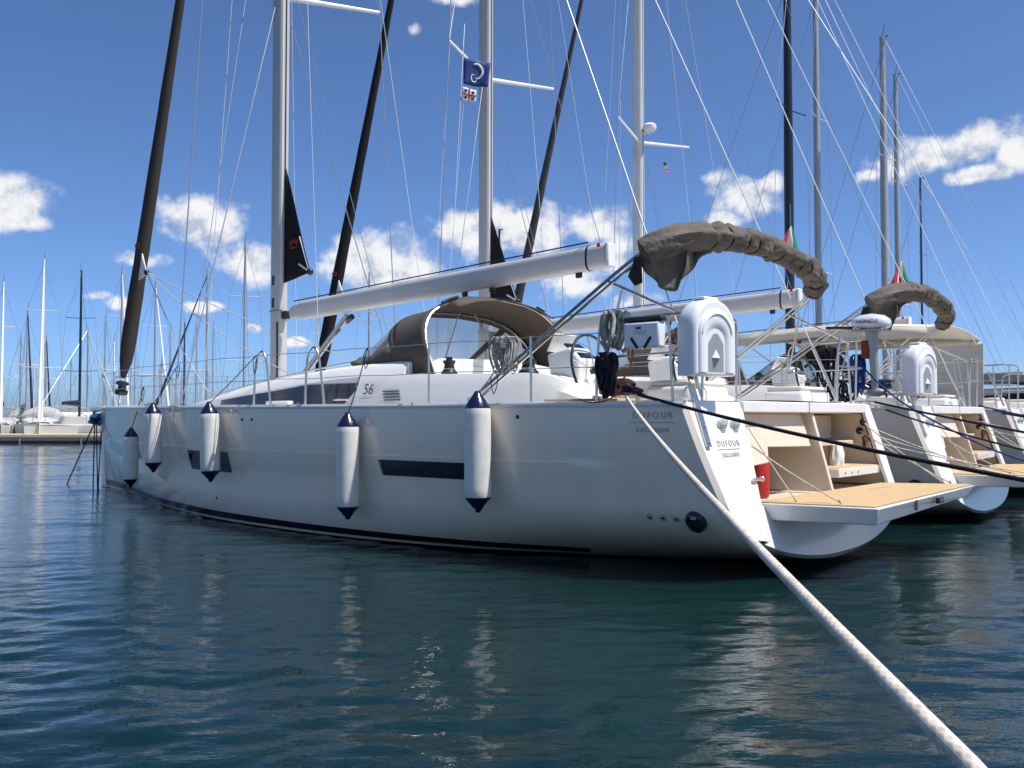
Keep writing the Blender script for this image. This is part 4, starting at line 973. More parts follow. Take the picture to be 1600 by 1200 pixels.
# white rescue-sling box with black straps
o = empty('rescue_sling_box', wl(.46, 2.31, 2.20), YROT, 'white box with black straps hung on the stern rail', 'box')
MB().box((0, 0, .13), (.40, .13, .25)).obj('box_body', 'white_plastic', o, bevel=.02)
MB().box((0, 0, .285), (.44, .10, .05)).obj('box_lid', 'black_plastic', o, bevel=.015)
for s_ in (1, -1): MB().box((s_ * .075, .068, .055), (.028, .006, .13), Matrix.Rotation(R(s_ * 35), 3, 'Y')).obj('box_strap', 'canvas_strap', o)
MB().box((.03, .066, .20), (.06, .004, .026)).obj('box_label', 'lettering', o)
for k in range(2): MB().box((.01, .066, .165 - k * .018), (.16 - k * .04, .003, .006)).obj('box_print', 'lettering_grey', o)
# ropes hung up on the rails: each one continuous rope
def hank(name, loc, label, w_, h_, loops, r, mt, seed=1, dep=.08, wrap=True, rz=YROT):
    rg = random.Random(seed); o = empty(name, loc, rz, label, 'rope'); pts = []
    for k in range(loops):
        ww = w_ * rg.uniform(.65, 1.0); hh = h_ * rg.uniform(.72, 1.0); ox = (k / max(1, loops - 1) - .5) * w_ * .55 + rg.uniform(-.02, .02); oy = rg.uniform(-dep, dep)
        for q in range(12):
            a = 2 * math.pi * q / 12 + math.pi / 2
            pts.append(Vector((ox + ww * .32 * math.cos(a) * (1.0 if math.sin(a) < 0 else .8), oy + .03 * math.sin(a * 2), -h_ * .02 + hh * .5 * (math.sin(a) - 1))))
    MB().tube(spline(pts, 2), r, 7).obj('rope_loops', mt, o)
    if wrap:
        pts = []
        for k in range(4 * 10):
            a = 2 * math.pi * k / 10; pts.append(Vector((w_ * .30 * math.cos(a), (dep + .03) * math.sin(a), -.16 * h_ - k * .0022 * h_ * 2)))
        MB().tube(pts, r, 6).obj('rope_wrap', mt, o)
    return o
hank('coiled_rope', wl(.86, 2.26, 2.60), 'thick grey mooring rope looped over the stern rail beside the white box', .26, .40, 7, .022, 'rope_grey', 2, .07, wrap=False)
hank('coiled_rope', wl(2.34, 2.20, 2.43), 'thin grey line coiled and hung from the lifeline beside the steel hoop legs', .34, .42, 22, .0075, 'rope_grey', 5, .10)
hank('coiled_rope', wl(.90, 2.30, 2.18), 'black rope bundle hanging below the grey rope on the stern rail', .17, .46, 12, .020, 'rope_black', 9, .07)
MB().tube(spline([wl(.60, 2.30, 2.25), wl(.60, 2.34, 2.05), wl(.68, 2.36, 1.90), wl(.72, 2.38, 1.78), wl(.85, 2.42, 1.70), wl(1.05, 2.43, 1.685), wl(1.18, 2.38, 1.72)], 8), .008, 6).obj('orange_cord', 'orange_cord', label='thin orange red cord trailing from the white box over the rail', cat='cord')

# ---------------------------------------------------------------- mooring lines
QX = -5.0      # the quay edge, in the yacht frame
def rope(name, pts, r, mt, label, cat='rope', n=8, turns=None):
    return MB().tube(pts, r, n).obj(name, mt, None, label=label, cat=cat, smooth=60)
a = wl(.66, 2.34, 1.745); bw = Vector((.45, -.95, .86))
b1 = Vector((.572, 1.215, 1.115))
rope('mooring_line', line(a, b1, .05, 26) + line(b1, bw, .0, 6)[1:], .0138, 'rope_white', 'thick white mooring line running from the near stern quarter down to the lower right', n=12)
rope('mooring_line', line(wl(.56, 2.28, 1.76), wl(QX - .5, 4.0, .88), .10, 24), .016, 'rope_black', 'black mooring line from the near stern quarter crossing in front of the open transom', n=10)
MB().tube(spline([wl(.80, 2.20, 1.78), wl(.70, 2.30, 1.80), wl(.58, 2.20, 1.78), wl(.70, 2.12, 1.82), wl(.82, 2.24, 1.84), wl(.66, 2.30, 1.84), wl(.55, 2.22, 1.80), wl(.72, 2.14, 1.84), wl(.60, 2.28, 1.86)], 6), .018, 7).obj('rope_on_cleat', 'rope_black', label='black rope turned round the cleat on the near stern quarter', cat='rope')
# lines that drop from the bow into the water
for k, (p, q, mt) in enumerate(((wl(16.2, .08, 1.62), wl(16.0, .12, -.25), 'rope_navy'), (wl(16.1, .16, 1.62), wl(15.75, .35, -.25), 'rope_navy'), (wl(16.2, -.05, 1.6), wl(16.25, .0, -.25), 'rope_navy'), (wl(16.3, 0, 1.55), wl(17.7, .1, -.2), 'rope_navy'))):
    rope('bow_line', line(p, q, .0, 8), .014, mt, ['dark bow line dropping straight into the water under the bow', 'dark bow line closest to the hull stem under the bow', 'dark bow line hanging foremost of the straight ones under the bow', 'dark bow line slanting forward away from the bow into the water'][k], n=6)
# quay behind and to the right of the camera (out of the picture) that the boats are moored to
m = MB(); q4 = [wl(QX, 26, 0), wl(QX, -60, 0), wl(QX - 9, -60, 0), wl(QX - 9, 26, 0)]
m.prism([v + Vector((0, 0, .55)) for v in q4], (0, 0, -3)); m.obj('quay', 'concrete', kind='structure')

# red gas bottle in the open garage
o = empty('gas_bottle', wl(.12, .62, .672), YROT, 'red bottle standing inside the open transom garage', 'gas bottle')
MB().lathe([(.08, 0), (.11, .01), (.12, .05), (.12, .38), (.10, .45), (.05, .49), (.04, .51)], 24).obj('bottle_body', 'red_paint', o, smooth=60)
MB().lathe([(.03, .50), (.03, .56), (.05, .565), (.05, .585), (0, .59)], 14).obj('bottle_valve', 'steel', o)
# canvas bag on the stair
o = empty('white_bag', wl(.06, -1.38, .944), YROT, 'crumpled white bag on the transom stair', 'bag')
m = MB(); rows = []
for i in range(12):
    z = .25 * i / 11; r_ = .11 * (1 - .35 * (i / 11) ** 2); rows.append([(r_ * .8 * math.cos(a) * (1 + .25 * mnoise.noise(Vector((math.cos(a) * 3, math.sin(a) * 3, z * 9)))), r_ * math.sin(a) * (1 + .25 * mnoise.noise(Vector((math.cos(a) * 3 + 5, math.sin(a) * 3, z * 9)))), z) for a in np.linspace(0, 2 * math.pi, 19)[:-1]])
m.grid(rows, closed=True); m.f.append(tuple(len(m.v) - 18 + k for k in range(18))); m.obj('bag_body', 'sail_white', o)

# ---------------------------------------------------------------- the two sister yachts beyond
def setm(root, pairs):
    for ch in root.children:
        n = ch.name.split('.')[0]
        if n in pairs:
            ch.material_slots[0].link = 'OBJECT'; ch.material_slots[0].material = MATS[pairs[n]]
Y2 = copy_tree(YACHT, None, ('lettering', 'lettering_rule', 'coiled_tail')); Y2.location = wl(0.05, -6.0); Y2.rotation_euler = (0, 0, YROT + R(3.0))
tag(Y2, 'white sloop moored in the middle, its open transom platform just beyond the nearest one')
setm(Y2, {'furled_genoa': 'sail_black'})
Y3 = copy_tree(YACHT, None, ('lettering', 'lettering_rule', 'coiled_tail', 'bimini', 'mainsail_clew', 'swim_platform', 'stay_line')); Y3.location = wl(0.2, -12.1); Y3.rotation_euler = (0, 0, YROT + R(1.2))
tag(Y3, 'white sloop farthest along, with cream bimini and radar dome on its pale mast')
setm(Y3, {'furled_genoa': 'sail_greybrown', 'mast': 'mast_white'})
for ch in Y3.children:
    if ch.name.split('.')[0] in ('furled_genoa', 'furler_drum', 'furler_link'): ch.location.x = -.55
# third yacht: fixed cream bimini, radar, canvas shade
rows = []
for x in np.linspace(5.9, 1.5, 9):
    t = (x - 1.5) / 4.4
    rows.append([(x, y, 3.50 + .12 * math.sin(math.pi * t) - .16 * (y / 2.1) ** 2) for y in np.linspace(2.1, -2.1, 13)])
m = MB(); m.grid(rows); b3 = m.obj('bimini_top', 'canvas_cream', Y3, solid=.02)
for sgn in (1, -1):
    m = MB(); m.grid([[(x, sgn * 2.1, 3.34 + .12 * math.sin(math.pi * (x - 1.5) / 4.4) - d) for x in np.linspace(1.5, 5.9, 9)] for d in (0, .20)]); m.obj('bimini_valance', 'canvas_cream', Y3, solid=.012)
    for x in (1.6, 3.6, 5.7):
        m = MB(); m.tube([(3.4, sgn * 2.2, 1.75), (x, sgn * 2.08, 3.36)], .014, 6); m.obj('bimini_hoop', 'steel', Y3)
m = MB(); m.lathe([(.0, -.12), (.14, -.11), (.18, -.04), (.18, .05), (.13, .10), (0, .12)], 20, (MX - .36, -.03, 9.42)); m.obj('radar_dome', 'white_plastic', Y3)
m = MB(); m.box((MX - .22, 0, 9.28), (.36, .08, .05)); m.obj('radar_bracket', 'mast_white', Y3)
m = MB(); m.prism([(1.30, 2.28, 1.70), (1.34, 2.28, 2.92), (.40, 2.28, 2.94), (.42, 2.28, 1.70)], (0, -.03, 0)); m.obj('shade_panel', 'canvas_cream', Y3)

lifebuoy_case(Y2.matrix_basis @ Vector((.06, 1.98, 1.84)), YROT + R(-12), 'white lifebuoy case on the stern rail of the second yacht', 1.0)
# outboard motor clamped on the second yacht's rail
o = empty('outboard_motor', Y2.matrix_basis @ Vector((.55, 2.30, 2.05)), YROT + R(3), 'grey outboard motor with silver cowl clamped to the rail of the second yacht', 'outboard motor')
rows = []
for t, w_, h_ in ((0, .02, .02), (.06, .12, .09), (.25, .17, .13), (.55, .19, .155), (.85, .16, .13), (.98, .09, .08), (1.0, .02, .02)):
    x = .27 - t * .56
    rows.append([(x, w_ * math.cos(a), .84 - .03 * t + h_ * (math.sin(a) * (1.0 if math.sin(a) > 0 else .55))) for a in np.linspace(0, 2 * math.pi, 19)[:-1]])
m = MB(); m.grid(rows, closed=True); cw = m.obj('cowl', 'cowl_silver', o, smooth=50)
MB().box((0, 0, .735), (.44, .30, .035)).obj('cowl_rim', 'grey_plastic', o, bevel=.015)
text_obj('lettering', 'HONDA', .085, 'lettering', cw, basis((-.01, .192, .85), (-1, 0, 0), (0, -.2, 1)), shear=.2)
MB().tube([(-.02, 0, .74), (-.04, 0, .45), (-.06, 0, .05), (-.06, 0, -.12)], [.10, .07, .055, .05], 12).obj('leg', 'grey_plastic', o)
MB().box((.06, -.02, .46), (.10, .22, .26)).obj('clamp_bracket', 'canvas_red', o, bevel=.02)
MB().lathe([(.02, -.13), (.06, -.06), (.065, .05), (.03, .12), (0, .14)], 16, (-.07, 0, -.16), (-1, 0, 0)).obj('gearcase', 'grey_plastic', o)
for k in range(3):
    a = 2 * math.pi * k / 3; MB().ball((-.21, .055 * math.cos(a), -.16 + .055 * math.sin(a)), .05, 8, (.25, .8, .8)).obj('propeller_blade', 'black_plastic', o)
MB().tube([(.25, 0, .78), (.5, .04, .80), (.62, .05, .80)], [.025, .02, .024], 8).obj('tiller', 'black_plastic', o)
# lines round the second yacht's stern
Q2 = Y2.matrix_basis
hank('coiled_rope', Q2 @ Vector((1.3, 1.9, 2.6)), 'black rope looped on the rail left of the outboard motor', .34, .75, 8, .016, 'rope_black', 21, .08, wrap=False, rz=YROT)
hank('coiled_rope', Q2 @ Vector((.75, 2.28, 2.45)), 'blue rope bundle hanging beside the outboard motor', .22, .55, 8, .014, 'rope_blue', 23, .06)
hank('coiled_rope', Q2 @ Vector((.1, 1.6, 2.2)), 'grey line hanging behind the second lifebuoy case', .3, .4, 9, .010, 'rope_grey', 24, .06)
hank('coiled_rope', Q2 @ Vector((1.35, 1.2, 2.12)), 'dark blue heap of rope on the side deck of the second yacht', .5, .34, 9, .018, 'rope_navy', 27, .12, wrap=False)
rope('mooring_line', line(Q2 @ Vector((.5, 2.28, 1.75)), wl(QX - .5, -.3, .85), .06, 20), .015, 'rope_black', 'black mooring line of the second yacht, upper of its two dark lines', n=8)
rope('mooring_line', line(Q2 @ Vector((.4, 2.30, 1.66)), wl(QX - .4, 1.2, .8), .16, 20), .012, 'rope_navy', 'thin dark mooring line of the second yacht, below its black one', n=8)
rope('blue_rope', spline([Q2 @ Vector((.7, 2.3, 2.3)), Q2 @ Vector((.1, 2.4, 1.75)), Q2 @ Vector((-.9, 2.2, 1.15)), Q2 @ Vector((-1.75, 1.7, .75)), Q2 @ Vector((-1.85, 1.85, .35)), Q2 @ Vector((-2.1, 2.1, -.1))], 8), .013, 'rope_blue', 'blue rope running from the second yacht over its platform into the water', n=8)
for k in range(3):
    rope('spring_line', line(wl(.02, -2.06, 1.46 - .1 * k), Q2 @ Vector((-.9 - .25 * k, 1.45, .745)), .03, 10), .007, 'rope_cream', ['topmost', 'middle', 'lowest'][k] + ' of three thin cream lines from the near transom stairs to the second platform', n=6)
for k in range(2):
    rope('spring_line', line(Q2 @ Vector((.02, -2.0, 1.46 - .12 * k)), wl(-3.6, -8.2 - k, .55), .05, 10), .007, 'rope_cream', ['upper', 'lower'][k] + ' thin cream line from the second yacht stairs toward the right edge', n=6)
for k in range(3):
    rope('mooring_line', line(Y3.matrix_basis @ Vector((.5, 2.28, 1.75 - .03 * k)), wl(QX - .4, -6.5 - 1.2 * k, .8), .10, 12), .012, ('rope_black', 'rope_blue', 'rope_black')[k], ['upper black', 'blue', 'lower black'][k] + ' mooring line of the third yacht at the right edge', n=6)
# folding ladder standing on the second yacht's stern
o = empty('boarding_ladder', Q2 @ Vector((.1, -1.2, 1.72)), YROT, 'folded steel boarding ladder standing upright in front of the cream panel', 'ladder')
for s_ in (1, -1): MB().tube([(0, s_ * .14, 0), (.12, s_ * .14, .80)], .013, 6).obj('ladder_stile', 'steel', o)
for z in (.33, .80): MB().tube([(.12 * z / .8, .14, z), (.12 * z / .8, -.14, z)], .012, 6).obj('ladder_rung', 'steel', o)

# ---------------------------------------------------------------- flags
def flag(name, loc, ux, uz, w_, h_, panels, label, wave=.05, fold=0.0, extra=None, ph=0.0, th=.003):
    """panels: list of (u0,u1,v0,v1,material) in flag units; hangs from loc (upper hoist corner)"""
    o = empty(name, loc, 0, label, 'flag', 'flags on the yachts'); ux = Vector(ux).normalized(); uz = Vector(uz).normalized(); nn = ux.cross(uz)
    def P3(u, v, off=0): 
        return ux * (u * w_ * (1 - fold * v)) - uz * (v * h_ + .25 * fold * u * w_) + nn * (wave * math.sin(u * 6 + v * 2.2 + ph) * (.3 + u) + off)
    for (u0, u1, v0, v1, mt) in panels:
        rows = [[P3(u0 + (u1 - u0) * i / 10, v0 + (v1 - v0) * j / 8) for i in range(11)] for j in range(9)]
        m = MB(); m.grid(rows); m.obj('flag_panel', mt, o, solid=th, smooth=70)
    if extra: extra(o, P3)
    return o
vx = Vector((1, -.35, 0)).normalized()      # breeze direction
def swirl(o, P3):
    for sgn in (1, -1):
        for cen, rr_, a0, a1, r_ in (((.52, .42), .27, -2.2, 1.9, .030), ((.42, .70), .14, .2, 5.2, .014)):
            pts = []; rad = []
            for k in range(22):
                t = k / 21; a = a0 + (a1 - a0) * t; pts.append(P3(cen[0] + rr_ * .8 * math.cos(a), cen[1] + rr_ * math.sin(a), sgn * .006)); rad.append(max(.003, r_ * math.sin(math.pi * min(1, .12 + .85 * t))))
            MB().tube(pts, rad, 6).obj('swirl_emblem', 'flag_white', o)
SP2 = Q2 @ Vector((MX - .42, 1.25, SPZ + .05))
flag('burgee', SP2 + Vector((.0, 0, -.02)), (1, .1, -.10), (0, 0, 1), .58, .56, [(0, 1, 0, 1, 'flag_blue')], 'blue flag with white swirl hoisted below the spreader', .05, .12, swirl)
def moors(o, P3):
    for sgn in (1, -1):
        for a, b in (((.5, 0), (.5, 1)), ((0, .5), (1, .5))):
            MB().tube([P3(a[0] + (b[0] - a[0]) * t, a[1] + (b[1] - a[1]) * t, sgn * .004) for t in np.linspace(0, 1, 10)], .016, 5).obj('flag_cross', 'flag_red', o)
        for u, v in ((.24, .24), (.76, .24), (.24, .76), (.76, .76)):
            p = P3(u, v, sgn * .006); MB().ball(p, .032, 8).obj('flag_emblem', 'flag_dark', o)
flag('courtesy_flag', SP2 + Vector((-.02, 0, -.64)), (1, .1, -.18), (0, 0, 1), .30, .27, [(0, 1, 0, 1, 'flag_white')], 'small white flag with red cross and four dark heads below the blue flag', .03, .05, moors)
MB().tube([SP2 + Vector((0, 0, .2)), SP2 + Vector((0, 0, -1.0)), Q2 @ Vector((9.0, 2.2, 1.75))], .005, 5).obj('flag_halyard', 'wire_pale', Y2)
bpy.data.objects['flag_halyard'].matrix_parent_inverse = (Matrix.Translation(Y2.location) @ Matrix.Rotation(Y2.rotation_euler.z, 4, 'Z')).inverted()
def limp_ensign(top, label, side, hgt, crest=False, ph=0.0):
    """a tricolour hanging from its upper hoist corner, folded by its own weight"""
    o = empty('ensign', top, 0, label, 'flag', 'flags on the yachts')
    cols = [('flag_green', 0, .34), ('flag_white', .34, .68), ('flag_red', .68, 1.0)]
    def P3(u, v, off=0):      # u across the colours (hoist to fly), v down the hoist
        sp = .12 + .88 * v ** .8
        x = side * (u - .30) * hgt * .72 * sp - side * .10 * hgt * v
        z = -v * hgt * (1 - .22 * u) - .10 * u * hgt
        return Vector((x, .05 * math.sin(u * 9 + v * 3 + ph) * sp + off - .08 * u, z))
    for mt, u0, u1 in cols:
        m = MB(); m.grid([[P3(u0 + (u1 - u0) * i / 10, j / 12) for i in range(11)] for j in range(13)]); m.obj('flag_panel', mt, o, solid=.003, smooth=70)
    if crest: MB().ball(P3(.51, .55, -.006), hgt * .075, 8, (1, .15, 1.1)).obj('flag_emblem', 'flag_red', o)
    MB().tube([(0, 0, .35), (0, 0, -.02)], .006, 5).obj('flag_halyard', 'wire', o)
    return o
limp_ensign(wl(1.96, -4.3, 4.60), 'red white and green flag hanging behind the near rolled bimini', -1, .60, ph=.5)
limp_ensign(wl(2.35, -10.6, 4.86), 'green white and red flag with crest hanging behind the outboard motor', -1, .78, True, 1.4)
sp3 = Y3.matrix_basis @ Vector((MX - .3, -1.0, SPZ - .35))
flag('small_pennant', sp3, (.3, 0, -1), (1, 0, .2), .34, .09, [(0, .35, 0, 1, 'flag_green'), (.35, .65, 0, 1, 'flag_white'), (.65, 1, 0, 1, 'flag_red')], 'tiny limp pennant hanging under the spreader of the pale mast', .03, .1)
# ---------------------------------------------------------------- boats further off
def bg_yacht(mx, my, top_z, head, L_, label, mast_m='mast_grey', hull_m='dimmed_white', genoa_m=None, cover_m=None, mr=.07, spr=2, boomlen=.36, group='yachts on the far pontoon', cabin=True, stays='wire', extra=None, tops=True):
    """a smaller yacht: mast foot at (mx,my), heading angle head (radians from +X), overall length L_"""
    root = empty('moored_yacht', (mx, my, 0), head, label, 'sailboat', group)
    B = L_ * .155; F = .058 * L_ + .28; xs = np.linspace(-.58 * L_, .42 * L_, 15); rows = []
    for x in xs:
        t = (x + .58 * L_) / L_; b = B * (1 - (max(0, t - .40) / .60) ** 2.1) * (.80 + .20 * min(1, t / .3)); b = max(b, .03); zs = F + .12 * t * t * F
        pr = [(b, zs), (b * .99, zs * .6), (b * .93, zs * .25), (b * .75, -.05), (b * .3, -.3), (0, -.4)]
        rows.append([(x, y, z) for y, z in pr] + [(x, -y, z) for y, z in pr[::-1][1:]])
    m = MB(); m.grid(rows, flip=True); m.f.append(tuple(range(11))); hl = m.obj('hull', hull_m, root, smooth=35)
    rows = []
    for x in xs:
        t = (x + .58 * L_) / L_; b = B * (1 - (max(0, t - .40) / .60) ** 2.1) * (.80 + .20 * min(1, t / .3)); b = max(b, .03) * .985; zs = F + .12 * t * t * F
        rows.append([(x, b, zs), (x, 0, zs + .05), (x, -b, zs)])
    m = MB(); m.grid(rows); m.obj('deck', 'dimmed_white', root)
    rows = []; cab = []
    for t in np.linspace(0, 1, 9):
        x = -.22 * L_ + t * .44 * L_; w_ = B * .66 * (1 - .55 * t ** 2); hh = .48 * (1 - .75 * t ** 1.6) + .05; z0 = F + .02
        rows.append([(x, w_ + .05, z0), (x, w_, z0 + hh * .8), (x, w_ * .7, z0 + hh), (x, -w_ * .7, z0 + hh), (x, -w_, z0 + hh * .8), (x, -w_ - .05, z0)]); cab.append((x, w_, z0, hh))
    m = MB(); m.grid(rows, flip=True); m.f.append(tuple(range(6))); cb = m.obj('cabin', 'dimmed_white', root, smooth=30)
    for sg in (1, -1):
        m = MB(); m.grid([[(x, sg * (w_ + .05 - .05 * q / .8 + .006), z0 + hh * q) for q in (.25, .68)] for x, w_, z0, hh in cab[1:6]], flip=(sg > 0)); m.obj('cabin_window', 'window_glass', cb)
        m = MB(); m.box((.05 * L_, sg * (B * .965 + .01), F * .58), (.14 * L_, .03, .24)); m.obj('hull_window', 'window_glass', hl)
    ms = MB().tube([(0, 0, F), (0, 0, top_z * .6), (0, 0, top_z)], [mr, mr, mr * .72], 10).obj('mast', mast_m, root)
    MB().tube([(0, 0, top_z), (-.12, .05, top_z + .5)], .012, 4).obj('antenna', 'wire_dark', ms)
    MB().box((-.12, 0, top_z - .02), (.35, .05, .06)).obj('masthead', mast_m, ms)
    for k in range(spr):
        z = F + (top_z - F) * (k + 1) / (spr + .9); w_ = B * (.62 - .12 * k)
        MB().tube([(-.12, w_, z + .04), (0, 0, z), (-.12, -w_, z + .04)], .022, 5).obj('spreader', mast_m if mast_m != 'mast_grey' else 'mast_white', ms)
    for sg in (1, -1):
        z = F + (top_z - F) / (spr + .9); z2 = F + (top_z - F) * 2 / (spr + .9); w_ = B * .62; w2 = B * .5 if spr > 1 else 0
        MB().tube([(-.15, sg * B * .9, F), (-.12, sg * w_, z), (-.12, sg * w2, z2) if spr > 1 else (-.05, 0, top_z * .96), (-.05, 0, top_z * .97)], .010, 4).obj('shroud', stays, root)
        MB().tube([(-.25, sg * B * .88, F), (0, 0, z)], .009, 4).obj('shroud', stays, root)
    ft = Vector((.05, 0, top_z * .96)); fb = Vector((.40 * L_, 0, F + .25))
    if genoa_m: MB().tube([fb, fb.lerp(ft, .03), fb.lerp(ft, .3), ft], [.03, .095, .075, .03], 8).obj('furled_genoa', genoa_m, root)
    else: MB().tube([fb, ft], .012, 4).obj('forestay', stays, root)
    MB().tube([(-.56 * L_, 0, F + .1), (-.05, 0, top_z)], .010, 4).obj('backstay', stays, root)
    bz = F + 1.25
    MB().tube([(-.1, 0, bz), (-boomlen * L_, 0, bz + .08)], .07, 8).obj('boom', mast_m, root)
    if cover_m: MB().tube([(-.12, 0, bz + .25), (-.3, 0, bz + .22), (-boomlen * L_ * .6, 0, bz + .16), (-boomlen * L_, 0, bz + .14)], [.08, .16, .14, .08], 10).obj('sail_cover', cover_m, root)
    for sg in (1, -1):
        MB().tube([(x, sg * B * .95 * (1 - (max(0, (x + .58 * L_) / L_ - .40) / .60) ** 2.1), F + .62) for x in np.linspace(-.55 * L_, .38 * L_, 10)], .008, 4).obj('lifeline', stays, root)
        for x in np.linspace(-.5 * L_, .36 * L_, 6):
            yy = sg * B * .95 * (1 - (max(0, (x + .58 * L_) / L_ - .40) / .60) ** 2.1); MB().tube([(x, yy, F), (x, yy, F + .62)], .012, 4).obj('stanchion', 'steel', root)
    if extra: extra(root, F, B)
    return root
def hoodx(mt):
    def f(root, F, B):
        rows = [[(x, B * .7 * math.cos(a), F + .4 + hh * math.sin(a)) for a in np.linspace(0, math.pi, 9)] for x, hh in ((-1.0, .1), (-1.5, .75), (-2.3, .85))]
        m = MB(); m.grid(rows); m.obj('sprayhood', mt, root, solid=.02)
    return f
def tentx(mt):
    def f(root, F, B):
        rows = [[(x, B * .98 * s, F + .15 + .8 * (1 - abs(s)) ** .75) for s in np.linspace(1, -1, 9)] for x in (-4.6, -3.0, -1.5, 0, 1.2)]
        m = MB(); m.grid(rows); m.f.append(tuple(range(9))); m.obj('boat_tent', mt, root, solid=.02)
        for y in (.55, -.55):
            m = MB(); m.lathe([(.0, 0), (.20, .03), (.24, .1), (.24, .5), (.2, .6), (0, .65)], 14, (-5.75, y * 1.1, .75)); m.obj('round_fender', 'black_plastic', root)
    return f
def at(px, Dp): return (px - 800) / 1500 * Dp, Dp
def topz(py, Dp): return 1.55 + (650 - py) / 1500 * Dp
# the far pontoon: planks on a pale concrete float
PY0, PY1 = 55.0, 57.6
m = MB(); m.box((-41, (PY0 + PY1) / 2, .22), (70, PY1 - PY0, .44)); pon = m.obj('far_pontoon', 'pontoon_concrete', label='long pale timber and concrete pontoon across the water at the left', cat='pontoon', bevel=.02)
for k in range(30):
    m = MB(); m.box((-75 + k * 2.4, PY0 - .05, .40), (2.36, .10, .16)); m.obj('fender_board', 'pontoon_wood', pon, bevel=.01)
for k in range(30):
    m = MB(); m.box((-75 + k * 2.4, (PY0 + PY1) / 2, .47), (2.37, PY1 - PY0 - .05, .05)); m.obj('deck_board', 'pontoon_wood', pon)
m = MB(); m.box((-41, PY0 - .04, .06), (70, .10, .16)); m.obj('waterline_board', 'antifoul', pon)
for px in (32, 128):
    x, y = at(px, PY0 - .1); m = MB(); m.tube([(x, y - .06, -.3), (x, y - .06, .42)], .05, 8); m.obj('pile_guide', 'galvanised', pon)
HB = R(-68)
mc = ['mast_grey', 'mast_white', 'mast_black']
# (mast px, top py, distance, length, mast material, genoa, cover, hull, label, extra)
BGL = [
 (2, 440, 62, 10.5, 'mast_white', 'sail_white', 'canvas_navy', 'dimmed_white', 'far white yacht cut by the left edge with white furled sail', None),
 (31, 524, 72, 9, 'mast_grey', None, None, 'dimmed_white', 'far small yacht with short thin mast second from the left edge', None),
 (41, 484, 66, 10, 'mast_grey', 'canvas_navy', 'canvas_grey', 'hull_grey', 'far grey yacht with navy furled sail right of the leftmost boat', hoodx('canvas_grey')),
 (65, 404, 61.5, 12, 'mast_white', 'sail_white', None, 'dimmed_white', 'far white yacht with tallest pale mast left of the black mast', hoodx('canvas_grey')),
 (71, 527, 78, 9, 'mast_grey', 'canvas_navy', None, 'dimmed_white', 'far yacht with dark slanting furled sail just right of the tallest pale mast', None),
 (124, 422, 64, 12, 'mast_black', None, 'canvas_navy', 'dimmed_white', 'far yacht with solid black mast and dark sail cover', None),
 (136, 515, 70, 10, 'mast_grey', 'sail_white', None, 'dimmed_white', 'far yacht with white furled sail close behind the black mast', tentx('canvas_cream')),
 (163, 492, 74, 10, 'mast_grey', None, None, 'dimmed_white', 'far yacht whose mast rises just above the bow of the near yacht', None),
 (177, 528, 80, 9, 'mast_grey', 'sail_white', None, 'dimmed_white', 'far yacht with low mast left of the near furled sail', None),
 (188, 418, 68, 12, 'mast_grey', 'sail_white', None, 'dimmed_white', 'far yacht with tall mast whose white furled sail crosses behind the near brown one', None),
 (241, 440, 70, 12, 'mast_grey', 'sail_white', 'canvas_grey', 'dimmed_white', 'far yacht with tall grey mast and white furled sail right of the near bow sail', None),
 (265, 516, 82, 10, 'mast_grey', None, None, 'dimmed_white', 'far yacht with thin mast behind the near port shrouds', None),
 (287, 505, 70, 10, 'hull_navy', None, 'canvas_navy', 'dimmed_white', 'far yacht with navy blue mast right of the near port shrouds', None),
 (306, 502, 84, 10, 'mast_grey', None, None, 'dimmed_white', 'far yacht with short mast just left of the one with a dark slanting stay', None),
 (322, 420, 66, 12, 'mast_grey', 'canvas_navy', 'canvas_red', 'dimmed_white', 'far yacht with tall mast and dark furled sail slanting left of it', None),
 (332, 507, 90, 10, 'mast_grey', None, None, 'dimmed_white', 'far yacht with low thin mast half way to the near mast', None),
 (381, 372, 60, 12, 'mast_grey', None, None, 'dimmed_white', 'far yacht with the tallest thin mast left of the near mast', None),
 (497, 458, 78, 11, 'mast_grey', None, None, 'dimmed_white', 'far yacht with grey mast right of the near mast under the boom', None),
 (576, 425, 72, 11, 'mast_grey', None, None, 'dimmed_white', 'far yacht with mast showing above the middle of the near boom', None),
 (210, 545, 95, 9, 'mast_grey', None, None, 'dimmed_white', 'distant yacht with tiny mast behind the near brown furled sail', None),
 (110, 560, 100, 9, 'mast_grey', None, None, 'dimmed_white', 'distant yacht with tiny mast left of the black mast', None),
 (52, 565, 105, 9, 'mast_white', None, None, 'dimmed_white', 'distant yacht with tiny pale mast left of the tallest pale mast', None),
 (252, 560, 110, 9, 'mast_grey', None, None, 'dimmed_white', 'distant yacht with tiny mast between two tall grey masts', None),
]
rb = random.Random(11)
for (px, py, Dp, L_, mm_, gm, cm, hm_, lab, ex) in BGL:
    x, y = at(px, Dp)
    toward = gm is not None and px not in (41, 322)
    hd = R(-62 + rb.uniform(-6, 6)) if gm else R(rb.choice((-75, 100)) + rb.uniform(-6, 6))
    if px == 322: hd = R(-118)
    if px == 136: hd = R(75)
    bg_yacht(x, y, topz(py, Dp), hd, L_, lab, mm_, hm_, gm, cm, mr=.085 if py < 450 else .07, spr=2 if py < 480 else 1, extra=ex)
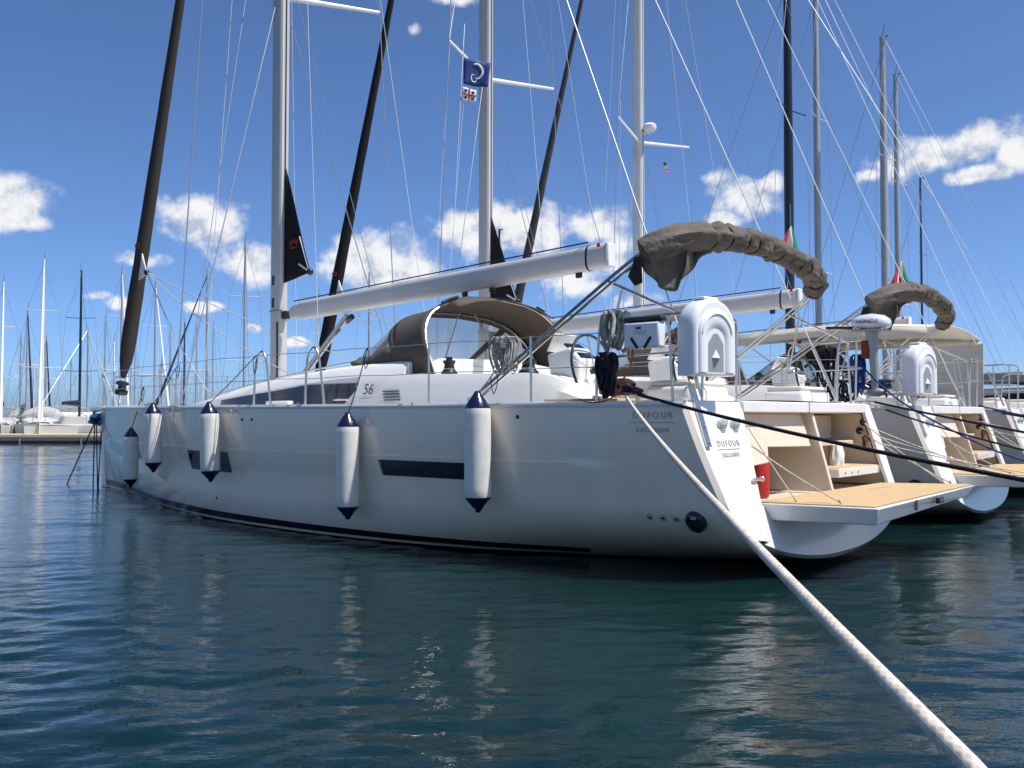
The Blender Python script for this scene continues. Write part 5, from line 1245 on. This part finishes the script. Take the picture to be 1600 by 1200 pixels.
# the row beyond the third yacht, to the right
HD = math.pi - A_
RW_ = [
 (1236, -60, 32, 15, 'mast_black', None, 'canvas_navy', 'yacht with thick black mast rising out of the picture beyond the near bimini', .16),
 (1281, -40, 41, 14, 'mast_grey', None, None, 'yacht with tall grey mast immediately right of the black mast', .15),
 (1386, 50, 40, 13, 'mast_grey', None, 'canvas_grey', 'yacht with stout grey mast topped by wind instruments, left of a twin', .16),
 (1406, 110, 47, 13, 'mast_grey', None, None, 'yacht with slightly shorter grey mast, right of the stout twin', .14),
 (1443, 275, 62, 11, 'hull_navy', None, None, 'yacht with thin navy mast behind the right hand flag', .08),
 (780, 357, 60, 11, 'mast_black', None, None, 'distant yacht with short black mast beside the second yacht mast', .09),
]
for (px, py, Dp, L_, mm_, gm, cm, lab, mr_) in RW_:
    x, y = at(px, Dp); bg_yacht(x, y, topz(py, Dp), HD + R(rb.uniform(-3, 3)), L_, lab, mm_, 'dimmed_white', gm, cm, mr=mr_, group='yachts moored beyond the third yacht')
# motor boat with dark windows at the right edge
x, y = at(1596, 27)
o = empty('motor_cruiser', (x, y, 0), HD, 'motor cruiser with grey canopy cut by the right edge', 'motorboat')
rows = []
for t in np.linspace(0, 1, 11):
    xx = -3.5 + 8 * t; b = 1.55 * (1 - max(0, t - .45) ** 2 * 2.6); zs = 1.1 + .5 * t
    rows.append([(xx, max(.03, b), zs), (xx, max(.02, b * .9), .3), (xx, 0, -.3), (xx, -max(.02, b * .9), .3), (xx, -max(.03, b), zs)])
m = MB(); m.grid(rows, flip=True); m.f.append(tuple(range(5))); m.obj('hull', 'gelcoat', o, smooth=35)
m = MB(); m.grid([[r[0], (r[0][0], 0, r[0][2] + .04), r[-1]] for r in rows]); m.obj('deck', 'gelcoat_deck', o)
m = MB(); m.prism([(-2.6, 1.2, 1.15), (1.6, 1.2, 1.35), (.8, 1.2, 2.3), (-2.5, 1.2, 2.35)], (0, -2.4, 0)); cb_ = m.obj('cabin', 'gelcoat_deck', o, bevel=.05)
for s_ in (1, -1): m = MB(); m.prism([(-2.3, s_ * 1.205, 1.55), (1.0, s_ * 1.205, 1.6), (.6, s_ * 1.205, 2.15), (-2.3, s_ * 1.205, 2.2)], (0, s_ * .01, 0)); m.obj('cabin_window', 'window_glass', cb_)
m = MB(); m.prism([(-3.2, 1.4, 2.45), (1.1, 1.4, 2.45), (.6, 1.4, 2.75), (-3.0, 1.4, 2.8)], (0, -2.8, 0)); m.obj('canopy', 'canvas_grey', o, bevel=.05)
m = MB(); m.tube([(-1, 0, 2.7), (-1, 0, 5.2)], .03, 6); m.obj('aerial_mast', 'mast_grey', o)
# lazy boom with navy cover showing between the third yacht and the edge
